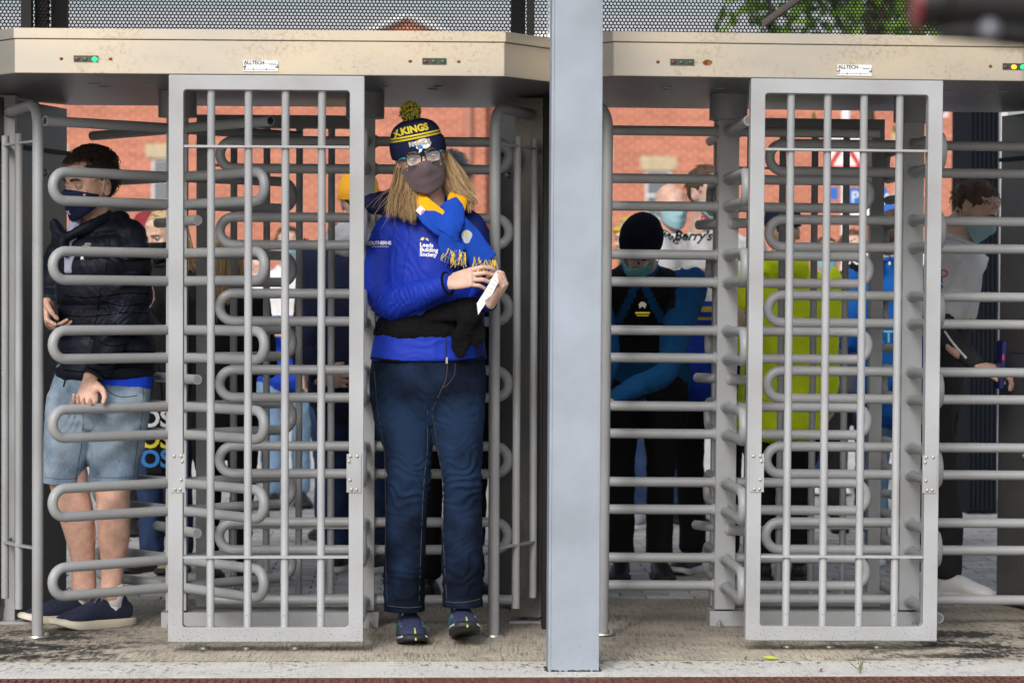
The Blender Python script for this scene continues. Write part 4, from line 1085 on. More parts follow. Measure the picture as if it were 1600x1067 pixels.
    if long_hair:
        cs = []
        for _ in range(260):
            a = random.uniform(R(20), R(160)) if random.random() < .6 else random.uniform(R(-15), R(195)); q = V(math.cos(a)*.083, .02+math.sin(a)*.098, random.uniform(-.01,.09)); f = random.uniform(.8,1.15); ln = long_hair*random.uniform(.75,1.05)
            cs.append([HM@V(q.x*(1-.5*max(0,(.12-q.z)*0)), q.y, q.z), HM@V(q.x*1.08, q.y*1.08, q.z-.25*ln), HM@V(q.x*1.15*f, q.y*1.05+.01, q.z-.6*ln), HM@V(q.x*1.1*f+random.gauss(0,.008), q.y*1.0+random.gauss(0,.008), q.z-ln)])
        strands([crom(c, 2) for c in cs], hair, root, 'long_hair', r=.005, n=4)
    if mask: mask_mesh(HM, mask, root)
    if hat:
        kind, hm = hat; mb = MB()
        if kind == 'beanie':
            pr = [(.088,.012),(.091,.03),(.091,.06),(.087,.065),(.084,.095),(.066,.125),(.035,.142),(.0,.147)]
        else: pr = [(.086,.030),(.089,.05),(.088,.07),(.082,.10),(.06,.122),(.03,.130),(.0,.132)]
        n = 26; vs = [V(a*math.cos(2*math.pi*i/n), .016+a*1.2*math.sin(2*math.pi*i/n), z) for a, z in pr[:-1] for i in range(n)]+[V(0,.016,pr[-1][1])]
        fs = [(r_*n+i, r_*n+(i+1)%n, (r_+1)*n+(i+1)%n, (r_+1)*n+i) for r_ in range(len(pr)-2) for i in range(n)]+[((len(pr)-2)*n+i, (len(pr)-2)*n+(i+1)%n, len(vs)-1) for i in range(n)]
        mb.add([HM@v for v in vs], fs); ho = mb.build('beanie' if kind == 'beanie' else 'cap', hm, root, smooth=180)
        if kind == 'cap':
            mb = MB(); m2 = 12; vs = []
            for z in (0, .004):
                for i in range(m2+1):
                    a = math.pi+math.pi*i/m2; vs.append(HM@V(.080*math.cos(a), -.055+.050*0+.0*math.sin(a), .036+z)); vs.append(HM@V(.080*math.cos(a)*.95, -.060+.095*math.sin(a), .030+z-.010*abs(math.sin(a))))
            fs = []
            for b in (0, 1):
                for i in range(m2): o_ = b*2*(m2+1)+2*i; fs.append((o_, o_+1, o_+3, o_+2))
            mb.add(vs, fs); mb.build('peak', hm, ho, smooth=180)
    return root, ct, U, HM, body
# ================================================================== THE WOMAN WALKING OUT
YW = .31
def W(px, py, dy=0): return at(px, py, YW+dy)
def rows(mb, rws, **k):
    """rows of (py, x-left, x-right, depth, dy) measured on the body"""
    P_, Q_ = [], []
    for py, xl, xr, b, dy in rws:
        a, c = W(xl, py, dy), W(xr, py, dy); P_.append((a+c)/2); Q_.append(((c.x-a.x)/2, b))
    mb.loft(P_, Q_, ref=(1,0,0), **k); return mb
g0 = ground_at(668, YW)
wm = thing('person', 'woman in royal blue jacket, bobble hat, glasses and grey mask walking out of the gate', 'person', (g0.x, YW, 0))
JK = cloth('royal_blue_softshell', (.009, .032, .36), .6, var=.10, vscale=5, bump=.0005, bscale=420)
JKD = cloth('navy_shaded_blue', (.007, .016, .12), .6, var=.10, vscale=5, bump=.0005, bscale=420)
BLK = cloth('black_fleece', (.004,.004,.005), .95, bump=.0015, bscale=120)
JEAN = mat('indigo_jeans', (.010,.026,.075), .9, spec=.12)
def denim_nodes(m, dark, light, fade):
    t, N, L, B = nodes_of(m); tc = N.new('ShaderNodeTexCoord')
    a = N.new('ShaderNodeTexNoise'); a.inputs['Scale'].default_value = 7; a.inputs['Detail'].default_value = 4; L.new(tc.outputs['Object'], a.inputs['Vector'])
    mp = N.new('ShaderNodeMapping'); mp.inputs['Scale'].default_value = (900, 900, 60); L.new(tc.outputs['Object'], mp.inputs[0])
    b = N.new('ShaderNodeTexNoise'); b.inputs['Scale'].default_value = 1; b.inputs['Detail'].default_value = 2; L.new(mp.outputs[0], b.inputs['Vector'])
    ad = N.new('ShaderNodeMath'); ad.operation = 'MULTIPLY_ADD'; ad.inputs[1].default_value = .45; L.new(b.outputs['Fac'], ad.inputs[0]); L.new(a.outputs['Fac'], ad.inputs[2])
    sp = N.new('ShaderNodeSeparateXYZ'); L.new(tc.outputs['Object'], sp.inputs[0])
    cv = N.new('ShaderNodeValToRGB'); cv.color_ramp.elements[0].position = 0; e = cv.color_ramp.elements
    e[0].color = (0,0,0,1); e[1].position = 1; e[1].color = (0,0,0,1)
    for pos, v in fade: q = e.new(pos); q.color = (v, v, v, 1)
    L.new(sp.outputs['Z'], cv.inputs[0])
    a2 = N.new('ShaderNodeMath'); a2.operation = 'MULTIPLY_ADD'; a2.inputs[1].default_value = .35; L.new(cv.outputs[0], a2.inputs[0]); L.new(ad.outputs[0], a2.inputs[2])
    r = N.new('ShaderNodeValToRGB'); r.color_ramp.elements[0].position = .66; r.color_ramp.elements[1].position = 1.12
    r.color_ramp.elements[0].color = (*dark, 1); r.color_ramp.elements[1].color = (*light, 1); L.new(a2.outputs[0], r.inputs[0]); L.new(r.outputs[0], B.inputs['Base Color'])
    bp = N.new('ShaderNodeBump'); bp.inputs['Distance'].default_value = .0006; L.new(b.outputs['Fac'], bp.inputs['Height']); L.new(bp.outputs[0], B.inputs['Normal'])
denim_nodes(JEAN, (.0032,.0060,.0150), (.0125,.029,.070), [(.30,.0),(.50,.3),(.58,.9),(.68,.5),(.78,.7),(.9,.0)])
# skin -----------------------------------------------------------------
HMW = basis(W(657, 248, -.045), R(5), R(2), R(-12), 1.07)
mb = MB(); rows(mb, [(325,672,712,.045,.01),(350,640,730,.06,.01),(420,625,740,.08,.01),(540,600,745,.09,.01)], n=14, sub=3)
shR, elR, wrR = W(622,360,.01), W(600,468,-.03), W(703,442,-.225)
shL, elL, wrL = W(735,360,.01), W(748,462,-.01), W(766,470,-.175)
mb.loft([shR, elR, wrR], [(.035,.035),(.034,.034),(.026,.022)], ref=(0,0,1), n=12); mb.loft([shL, elL, wrL], [(.035,.035),(.034,.034),(.024,.024)], ref=(1,0,0), n=12)
for cx in (633, 720): rows(mb, [(640,cx-30,cx+30,.06,0),(760,cx-18,cx+18,.04,0),(880,cx-14,cx+14,.035,0),(950,cx-10,cx+10,.03,0)], n=12, sub=3)
me = remeshed(mb, .010, 2, 'body'); me = join(me, head_mesh(HMW, True, neck=.10))
me = join(me, hand_mesh(wrR, W(742,431,-.265)-wrR, V(.05,.85,-.5), right=True, fc=[(14,30,20),(20,34,22),(26,36,22),(30,38,24)], thumb=(-22,20), sc=1.0))
me = join(me, hand_mesh(W(770,471,-.20), V(.45,-.25,.62), V(-.75,.1,.45), right=False, fc=[(55,62,30),(58,66,35),(60,66,35),(62,66,35)], thumb=(-12,30), sc=.92))
me.materials.append(SKIN); bodyW = obj('body', me, wm, smooth=180)
eyes(bodyW, HMW, (.12,-1,-.02)); brows(bodyW, HMW, mat('brow_brown', (.12,.075,.045), .8), .0026, .001)
# jeans ----------------------------------------------------------------
mb = MB()
rows(mb, [(548,584,752,.118,.0),(575,578,759,.130,.0),(610,577,760,.135,.005),(645,585,757,.115,.01)], n=30, sub=5)
rows(mb, [(600,580,684,.110,.0),(650,583,684,.102,-.002),(690,597,677,.092,-.012),(725,603,674,.080,-.022),(752,605,671,.074,-.026),(790,603,668,.070,-.016),(850,600,666,.074,-.004),(910,599,663,.080,.0),(952,600,664,.084,.0),(962,600,664,.084,0)], n=26, sub=6)
rows(mb, [(600,664,759,.112,-.006),(650,670,759,.108,-.022),(690,680,755,.092,-.030),(722,687,754,.080,-.050),(748,692,753,.074,-.056),(790,692,753,.070,-.040),(850,690,755,.074,-.030),(905,691,754,.078,-.030),(944,691,754,.082,-.035),(955,691,754,.082,-.035)], n=26, sub=6)
me = remeshed(mb, .0062, 4, 'jeans')
nn = [v.normal.copy() for v in me.vertices]
def creases(me, spots):
    """horizontal pull folds round a joint"""
    nn = [v.normal.copy() for v in me.vertices]
    for v, n in zip(me.vertices, nn):
        for (c, rad, wl, amp, tilt) in spots:
            d = (v.co-c); q = math.exp(-((d.x/rad[0])**2+(d.z/rad[1])**2))
            if q > .02:
                ph = (d.z+tilt*d.x)/wl+noise.noise(v.co*14)*1.3
                v.co += n*(amp*q*(1-abs(math.sin(ph*math.pi))*2*.7))
creases(me, [(W(637,752), (.09,.11), .036, .0085, .25), (W(722,745), (.09,.11), .034, .0085, -.3), (W(632,905), (.09,.13), .045, .0065, .5), (W(722,900), (.09,.13), .045, .0065, -.45),
             (W(672,625), (.08,.08), .040, .0080, 1.2), (W(600,625), (.05,.09), .04, .003, -.8), (W(742,625), (.05,.09), .04, .003, .8)])
crumple(me, .0032, (8,8,6), 4)
for v in me.vertices:
    h_ = W(633,953).z if v.co.x < W(676,900).x else W(722,946,-.03).z
    if v.co.z < h_: v.co.z = h_
me.materials.append(JEAN); jeans = obj('jeans', me, wm, smooth=180)
BJ = bvh_of(jeans); THR = mat('jean_thread', (.085,.068,.05), .8); SEAM = mat('jean_seam', (.008,.016,.04), .9)
for pts in ([(585,580),(590,640),(600,700),(604,760),(602,850),(605,940)], [(668,640),(668,700),(662,760),(658,850),(655,940)], [(676,650),(684,700),(692,760),(693,850),(698,935)]):
    trace([W(*p) for p in pts], BJ, .0011, THR, 'seam', jeans)
trace([W(*p) for p in [(700,560),(697,590),(688,612),(676,640)]], BJ, .0010, THR, 'fly_stitch', jeans); trace([W(*p) for p in [(711,566),(710,585),(700,600),(690,606)]], BJ, .0010, THR, 'fly_stitch', jeans)
for pts in ([(604,945),(615,947),(640,949),(660,947)], [(696,939),(712,941),(735,939),(750,935)]): trace([W(*p) for p in pts], BJ, .0013, THR, 'hem_stitch', jeans)
# jacket ---------------------------------------------------------------
mb = MB()
rows(mb, [(318,664,716,.055,.02),(328,640,730,.068,.015),(342,612,746,.086,.012),(368,602,751,.104,.008),(410,600,752,.116,.004),(455,600,754,.120,.004),(500,592,757,.124,.0),(535,583,759,.132,.0),(556,578,760,.139,.0),(562,578,760,.139,.0)], n=34, sub=5)
mb.loft([W(640,345,.01), W(612,362,.005), W(597,405,-.01), W(594,450,-.03), W(603,473,-.055)], [(.055,.062),(.064,.068),(.060,.064),(.058,.062),(.055,.056)], ref=(1,0,0), n=22, sub=6)
mb.loft([W(597,462,-.03), W(612,474,-.08), W(645,463,-.15), W(680,449,-.195), W(699,443,-.218)], [(.052,.054),(.056,.054),(.052,.048),(.045,.042),(.040,.036)], ref=(0,0,1), n=22, sub=6)
mb.loft([W(722,345,.01), W(738,362,.005), W(746,405,-.002), W(749,445,-.01), W(752,466,-.04)], [(.05,.06),(.056,.064),(.050,.056),(.048,.052),(.044,.048)], ref=(1,0,0), n=20, sub=5)
mb.loft([W(750,458,-.02), W(755,470,-.09), W(763,471,-.165)], [(.046,.046),(.042,.042),(.034,.034)], ref=(1,0,0), n=18, sub=5)
me = remeshed(mb, .0055, 3, 'jacket')
creases(me, [(W(600,470), (.08,.07), .030, .0050, -.9), (W(650,465), (.10,.05), .036, .0045, 2.2), (W(606,372), (.06,.07), .040, .0030, 1.5), (W(690,540), (.18,.05), .030, .0030, .1), (W(650,420), (.06,.12), .06, .0035, 1.6)])
crumple(me, .0042, (7,7,6), 9)
for v in me.vertices:
    if v.co.z < W(668,563).z: v.co.z = W(668,563).z
# narrow the trunk side where arm and body meet, keep a crease there
me.materials.append(JK); me.materials.append(JKD)
xsplit = W(704, 350).x
colour_by(me, lambda c: 1 if (c.x > W(706,350).x and c.z > W(700,440).z) or (c.x > W(742,350).x) else 0)  # image-right side navy: shading painted into the jacket colour
jacket = obj('jacket', me, wm, smooth=180); BK = bvh_of(jacket)
# cuff, hem, zip
mb = MB(); cd_ = (W(703,442,-.225)-W(680,449,-.195)).normalized(); u_ = V(0,0,1); u_ = (u_-cd_*u_.dot(cd_)).normalized(); w_ = cd_.cross(u_); cc = W(699,443,-.219)
mb.tube([cc+u_*.040*math.cos(a)+w_*.036*math.sin(a) for a in [2*math.pi*i/20 for i in range(20)]], .0048, n=8, closed=True); mb.build('cuff', BLK, jacket, smooth=180)
trace([W(x, y) for x, y in [(580,559),(610,563),(650,565),(690,565),(730,562),(757,558)]], BK, .0042, BLK, 'hem_band', jacket, n=6)
trace([W(x, y) for x, y in [(697,562),(697,530),(697,500),(694,470)]], BK, .0024, SEAM, 'zip', jacket, n=6)
mb = MB(); mb.obox(W(698,563,-.150), .0035, .003, .011); mb.build('zip_pull', M_BOLT, jacket)
trace([W(x, y) for x, y in [(633,340),(640,370),(634,400),(628,440)]], BK, .0012, JKD, 'seam', jacket)
trace([W(x, y) for x, y in [(606,500),(640,508),(675,500)]], BK, .0010, JKD, 'seam', jacket)
# hood hanging behind the shoulders
mb = MB(); mb.loft([W(572,318,.09), W(600,318,.11), W(640,312,.12), W(690,322,.12)], [(.03,.03),(.045,.05),(.05,.055),(.04,.05)], ref=(0,0,1), n=18, sub=4)
garment('hood', mb, cloth('navy_hood', (.010,.014,.06), .8), jacket, .007, 3, .006, (20,20,20), 2)
# raised collar on both sides of the neck
COL_ = cloth('grey_collar_lining', (.20,.22,.25), .8)
mb = MB(); mb.tube(crom([W(655,322,-.07), W(668,340,-.105), W(684,360,-.125), W(697,372,-.13)], 4), .011, n=8, flat=.5); mb.tube(crom([W(716,318,-.05), W(722,340,-.09), W(716,365,-.125)], 4), .012, n=8, flat=.5); mb.build('collar', COL_, jacket, smooth=180)
# lanyard card and pink lettering
WH = mat('white_card', (.78,.78,.80), .5); PINK = mat('pink_ink', (.7,.03,.18), .5)
mb = MB(); Mx = Matrix.Rotation(R(42), 3, 'Y'); mb.obox(W(663,334,-.135), .030, .0015, .013, Mx); lc = mb.build('lanyard', WH, wm)
me = text_mesh('bat', .020, .0006)
for v in me.vertices: v.co = W(663,334,-.138)+Mx@V(v.co.x, -.0005, v.co.y)
me.materials.clear(); me.materials.append(PINK); obj('lettering', me, lc)
# prints
WHT = mat('white_print', (.80,.81,.84), .6); GRN = mat('lime_print', (.42,.62,.03), .6); YEL = mat('yellow_print', (.80,.66,.03), .6); GLD = mat('gold_print', (.72,.48,.03), .6)
def pr(txt, px, py, size, m, o=jacket, b=BK, rot=0, bold=.0006, sp=1.0, name='print', shear=0):
    return decal(text_mesh(txt, size, bold, shear, sp), W(px, py, -.15), b, m, name, o, rot=rot, off=.0016)
pr('SOUTHERNS', 592, 379, .0175, WHT, sp=.82); decal(poly_mesh([(-.030,-.0007),(.032,-.0007),(.032,.0007),(-.030,.0007)]), W(593,384.5,-.15), BK, WHT, 'print', jacket, off=.0016)
decal(poly_mesh([(-.004,-.008),(.002,-.007),(.005,.003),(.003,.009),(-.003,.004)]), W(576,380,-.15), BK, GRN, 'print', jacket, off=.0016)
for i, s_ in enumerate(('Leeds', 'Building', 'Society')): decal(text_mesh(s_, .0205, .0007, align='LEFT'), W(656, 382+i*7.4, -.15), BK, WHT, 'print', jacket, rot=R(-3), off=.0016)
decal(poly_mesh([(-.010,-.002),(-.002,.008),(.006,.005),(.0,-.004)]), W(661,373.5,-.15), BK, YEL, 'print', jacket, off=.0016); decal(poly_mesh([(-.006,.003),(.006,-.006),(.005,.003),(0,.006)]), W(667,374,-.15), BK, YEL, 'print', jacket, off=.0016)
pr('ISC', 716, 346, .024, GLD, rot=R(-4), bold=.001, sp=.9); decal(poly_mesh([(-.005,-.009),(.007,0),(-.005,.009),(-.002,.0)]), W(729,345,-.15), BK, GLD, 'print', jacket, off=.0018)
# scarf ----------------------------------------------------------------
SY = cloth('yellow_scarf_knit', (.80,.40,.008), .9, bump=.001, bscale=260); SB = cloth('blue_scarf_knit', (.010,.062,.42), .9, bump=.001, bscale=260)
sc_o = thing_mesh = MB()
def ribbon(mb, pts, wid, th, n=28, sub=12, m=0):
    mb.cur = m; P_ = crom([Vector(p) for p in pts], sub); k = len(P_); ws = crom([Vector((a, 0, 0)) for a in wid], sub)
    mb.tube(P_, [(th, ws[i].x) for i in range(k)], n=n, ref=(0,-1,0))
sf = MB()
ribbon(sf, [W(644,302,-.06), W(656,318,-.105), W(672,332,-.135), W(690,342,-.150)], [.030,.036,.036,.030], .011, m=0)     # yellow wrap left
ribbon(sf, [W(716,300,-.05), W(714,318,-.100), W(706,336,-.140), W(698,350,-.158)], [.032,.036,.034,.030], .012, m=0)     # yellow wrap right
ribbon(sf, [W(700,316,-.125), W(708,330,-.146), W(706,350,-.168), W(696,366,-.176)], [.034,.040,.040,.036], .013, m=1)     # blue loop over
ribbon(sf, [W(654,322,-.10), W(672,340,-.145), W(690,354,-.165), W(704,362,-.172)], [.026,.034,.036,.034], .012, m=1)
ribbon(sf, [W(706,352,-.170), W(702,368,-.172), W(702,382,-.165), W(710,398,-.158)], [.034,.034,.040,.046], .011, m=1)     # left tail
ribbon(sf, [W(712,346,-.150), W(728,366,-.140), W(742,388,-.132), W(757,411,-.128)], [.034,.042,.048,.052], .010, m=1)     # right tail
sf.sphere(W(703,353,-.162), (.034,.020,.028), seg=18, rings=12)
for i in range(len(sf.v)):
    p = sf.v[i]; sf.v[i] = p+V(0,-1,0)*(.0050*noise.noise(V(p.x*75+p.z*30, p.y*10, p.z*16)))+V(.0025*noise.noise(p*60),0,.0025*noise.noise(p*50+V(9,9,9)))
scf = sf.build('scarf', [SY, SB], None, smooth=180, origin=V(g0.x, YW, 0)); scf.parent = wm; scf.location = (0,0,0)
BS = bvh_of(scf)
fr = []; 
for a, b, n_, ln in ((W(700,388,-.165), W(728,396,-.160), 60, .050), (W(741,404,-.135), W(776,408,-.128), 64, .040)):
    for i in range(n_):
        p = a.lerp(b, i/n_)+V(random.gauss(0,.002), random.gauss(0,.004)-.004, random.gauss(0,.003)); d = V(random.gauss(0,.30), -.1, -1)
        fr.append([p, p+d*ln*.35+V(random.gauss(0,.002),0,0), p+d*ln*.7+V(random.gauss(0,.004),0,0), p+d*ln*random.uniform(.8,1.15)])
strands(fr, [mat('gold_fringe', (.70,.50,.08), .9), mat('gold_fringe', (.70,.50,.08), .9), mat('blue_fringe', (.02,.09,.42), .9)], scf, 'fringe', r=.0022, n=5)
decal(poly_mesh([(.018*math.cos(a)*(1+.2*math.sin(3*a)), .024*math.sin(a)) for a in [6.283*i/14 for i in range(14)]]), W(731,368,-.3), BS, mat('pale_badge', (.45,.50,.58), .7), 'badge', scf, off=.001)
pr('R', 729, 366, .026, GLD, scf, BS, name='badge_print'); 
# mask and glasses -----------------------------------------------------
GM = cloth('mauve_grey_mask', (.120,.088,.098), .75, var=.05, bump=.0002, sheen=.2)
mask_mesh(HMW, GM, wm, big=1.0)
TEAL = mat('teal_glasses_frame', (.01,.17,.20), .3, coat=.4); BLF = mat('black_glasses_frame', (.008,.010,.012), .25, coat=.4)
LENS = mat('spectacle_lens', (.95,.97,.98), .02, spec=.6, alpha=.16)
def glasses(M, par):
    gl = MB()
    for s in (-1, 1):
        pts = []
        for i in range(28):
            a = 2*math.pi*i/28; c_, s_ = math.cos(a), math.sin(a); ex = .62
            x = .0268*math.copysign(abs(c_)**ex, c_); z = .0185*math.copysign(abs(s_)**ex, s_)-.0015
            if z < 0: x *= .93
            xx = s*.0325+x; pts.append(M@V(xx, -.1035+.30*xx*xx*9*.6+.0, z))
        gl.tube(pts, .0021, n=8, closed=True)
    gl.tube([M@V(-.0065,-.1035,.004), M@V(0,-.1055,.0065), M@V(.0065,-.1035,.004)], .0022, n=8)
    f = gl.build('glasses', BLF, par, smooth=180)
    t = MB()
    for s in (-1, 1): t.tube([M@V(s*.0585,-.0985,.010), M@V(s*.0685,-.088,.011), M@V(s*.0765,-.05,.010), M@V(s*.080,.01,.008), M@V(s*.079,.03,-.01)], [.0046,.0044,.0028,.0026,.0022], n=8, flat=.6)
    t.build('temple', TEAL, f, smooth=180)
    for s in (-1, 1):
        l = MB(); vs = []
        for i in range(24):
            a = 2*math.pi*i/24; c_, s_ = math.cos(a), math.sin(a); x = s*.0325+.0262*math.copysign(abs(c_)**.62, c_); z = .018*math.copysign(abs(s_)**.62, s_)-.0015
            vs.append(M@V(x, -.1030+.30*x*x*9*.6, z))
        c0_ = M@V(s*.0325,-.1032+.0020, -.001); vs.append(c0_)
        l.add(vs, [(i, (i+1)%24, 24) for i in range(24)]); l.build('lens', LENS, f, smooth=180)
glasses(HMW, wm)
# hat ------------------------------------------------------------------
HN = cloth('navy_knit', (.010,.014,.050), .9, bump=.0012, bscale=300); HY_ = cloth('yellow_knit', (.62,.50,.03), .9, bump=.0012, bscale=300)
hb = MB(); pr_ = [(.0885,.012),(.0925,.016),(.0940,.032),(.0930,.052),(.0915,.066),(.0875,.069),(.0870,.074),(.0866,.080),(.0862,.084),(.0850,.090),(.0820,.100),(.0760,.112),(.0660,.124),(.0520,.133),(.0340,.140),(.0160,.143)]
n = 120; vs = []
pr_ = [(a, .012+(z-.012)*.94) for a, z in pr_]
for r_i, (a, z) in enumerate(pr_):
    for i in range(n):
        t_ = 2*math.pi*i/n; rib = .0014*math.cos(t_*40) if r_i < 6 else .0; vs.append(HMW@V((a+rib)*math.cos(t_)*.99, .016+(a+rib)*1.17*math.sin(t_), z+.010*math.sin(t_)*(-1 if z < .07 else -.4)*(-1)*-1*-1+(.014 if False else 0)))
vs.append(HMW@V(0,.016,.136)); fs = []; ms = []
for r_i in range(len(pr_)-1):
    for i in range(n):
        fs.append((r_i*n+i, r_i*n+(i+1)%n, (r_i+1)*n+(i+1)%n, (r_i+1)*n+i)); ms.append(1 if r_i in (6, 8) else 0)
for i in range(n): fs.append(((len(pr_)-1)*n+i, (len(pr_)-1)*n+(i+1)%n, len(vs)-1)); ms.append(0)
hb.add(vs, fs); hb.m = ms; hat = hb.build('bobble_hat', [HN, HY_], wm, smooth=180)
BH = bvh_of(hat)
def head_decal(me, lx, lz, m, M=HMW, par=None, b=None, rot=0, off=.0016, name='print', ly=-.2, dep=(0,1,0)):
    o_ = M@V(lx, ly, lz); R3 = M.to_3x3(); return decal(me, o_, b, m, name, par, rot=rot, depth=R3@V(*dep), right=R3@V(1,0,0), off=off)
me = text_mesh('KINGS', .034, .0016, spacing=1.0); head_decal(me, -.006, .0985, HY_, par=hat, b=BH, name='knitted_lettering', off=.0022)
for lx, s_ in ((-.066, 'X'), ): head_decal(text_mesh(s_, .032, .0016), lx, .0945, HY_, par=hat, b=BH, name='knitted_lettering', rot=R(14))
EM_W = mat('emblem_white', (.78,.80,.84), .6); EM_B = mat('emblem_blue', (.03,.20,.55), .6); EM_G = mat('emblem_gold', (.75,.52,.10), .6)
sil = [(-.034,.010),(-.020,.016),(-.004,.020),(.016,.021),(.030,.014),(.036,.002),(.030,-.010),(.014,-.016),(.002,-.012),(-.006,-.022),(-.016,-.026),(-.012,-.014),(-.022,-.008),(-.020,.002)]
head_decal(poly_mesh(sil), .004, .043, EM_W, par=hat, b=BH, name='emblem', off=.0022)
head_decal(poly_mesh([(-.018,-.003),(-.004,.003),(.004,-.008),(-.004,-.014),(-.014,-.012)]), .004, .043, EM_B, par=hat, b=BH, name='emblem', off=.0030)
head_decal(text_mesh('RHINOS', .0235, .0014, spacing=.86), .000, .050, EM_B, par=hat, b=BH, name='emblem', off=.0030); head_decal(text_mesh('RHINOS', .0235, .0002, spacing=.88), -.001, .0512, EM_G, par=hat, b=BH, name='emblem', off=.0036)
pc = HMW@V(0,.014,.158); cs = []
for _ in range(900):
    d = V(random.gauss(0,1), random.gauss(0,1), random.gauss(0,1)).normalized(); l = random.uniform(.030,.041); cs.append([pc+d*.006, pc+d*l*.6, pc+d*l+V(random.gauss(0,.002), random.gauss(0,.002), random.gauss(0,.002))])
mb = MB()
for c in cs: mb.cur = random.choice((0,0,1)); mb.tube(c, [.0012,.0018,.0022], n=4)
mb.build('bobble', [mat('yellow_yarn', (.58,.50,.04), .9), mat('navy_yarn', (.02,.025,.06), .9)], hat)
# long fair hair -------------------------------------------------------
HM_ = [mat('hair_honey', (.44,.29,.14), .5, spec=.4), mat('hair_fair', (.66,.49,.28), .5, spec=.4), mat('hair_brown', (.17,.10,.05), .5, spec=.4), mat('hair_honey', (.42,.27,.12), .42)]
cs = []
def lock(p0, p1, p2, p3, n, sp0, sp3):
    nc = max(6, n//14)
    for _ in range(nc):
        u = random.gauss(0,.85); q = random.gauss(0,.8); w2 = random.gauss(0,.8); e = random.uniform(.84,1.04); j = V(random.gauss(0,.003), random.gauss(0,.003), 0)
        a = p0+V(u*sp0, w2*sp0*.8, q*sp0*.3); b = p1+V(u*(sp0+sp3)*.5, w2*sp0*.9, 0)+j; c = p2+V(u*sp3*.9, w2*sp3*.6, 0)+j; d = p2+(p3+V(u*sp3*1.1, w2*sp3*.7, q*.010)-p2)*e+j*2
        for _ in range(36):
            k = V(random.gauss(0,1), random.gauss(0,1), random.gauss(0,.3)); l = random.uniform(.86,1.06)
            wv = V(random.gauss(0,.0035), random.gauss(0,.002), 0); cs.append(crom([a+k*.0060, b+k*.0070+wv, c+k*.0062-wv, c+(d-c)*(l-.07*abs(k.x))+k*.0042+V(random.gauss(0,.004),0,0)], 3))
lock(W(632,256,-.03), W(630,285,-.055), W(622,312,-.085), W(618,338,-.10), 330, .010, .014)
lock(W(636,258,.0), W(640,290,-.06), W(642,318,-.10), W(641,345,-.125), 330, .011, .017)
lock(W(630,262,.02), W(626,292,.0), W(616,315,-.03), W(611,328,-.05), 200, .012, .012)
lock(W(640,262,-.02), W(650,292,-.04), W(657,312,-.085), W(660,330,-.115), 110, .006, .008)
lock(W(690,238,-.01), W(702,268,-.03), W(716,296,-.05), W(734,316,-.06), 330, .009, .018)
lock(W(692,248,.01), W(708,280,-.02), W(718,305,-.05), W(718,334,-.09), 300, .010, .016)
lock(W(694,244,.03), W(714,270,.01), W(728,292,.0), W(738,306,-.02), 200, .010, .015)
for _ in range(26): 
    s = random.choice((W(700,262,-.03), W(630,285,-.06))); e = s+V((1 if s.x > W(660,0).x else -1)*random.uniform(.02,.14), -.02, -random.uniform(.08,.17)); cs.append(crom([s, (s+e)/2+V(random.gauss(0,.01),0,random.gauss(0,.01)), e], 4))
strands(cs, HM_, wm, 'long_hair', r=.0010, n=3)
# black jacket tied round the waist ------------------------------------
mb = MB()
rows(mb, [(500,590,757,.128,-.004),(509,586,758,.133,-.004),(518,583,759,.135,-.004)], n=30, sub=4)
for i in range(len(mb.v)):
    v = mb.v[i]; mb.v[i] = v+V(0,0,-.045*max(0,min(1,(W(650,500).x-v.x)/.15))*0+.022*((v.x-W(690,500).x)/.18))
mb.loft([W(668,494,-.12), W(700,488,-.14), W(730,482,-.16), W(748,478,-.165)], [(.026,.02),(.034,.022),(.040,.026),(.030,.026)], ref=(0,0,1), n=16, sub=5)
mb.loft([W(742,470,-.165), W(735,492,-.175), W(728,512,-.165)], [(.030,.022),(.042,.032),(.030,.024)], ref=(1,0,0), n=16, sub=4)
mb.loft([W(732,505,-.165), W(722,525,-.158), W(718,545,-.150), W(716,560,-.148)], [(.030,.024),(.034,.018),(.030,.012),(.010,.008)], ref=(1,0,0), n=16, sub=4)
mb.loft([W(738,500,-.155), W(742,520,-.15), W(748,538,-.142)], [(.030,.022),(.040,.016),(.022,.010)], ref=(1,0,0), n=16, sub=4)
garment('tied_jacket', mb, BLK, wm, .006, 3, .006, (22,22,16), 5)
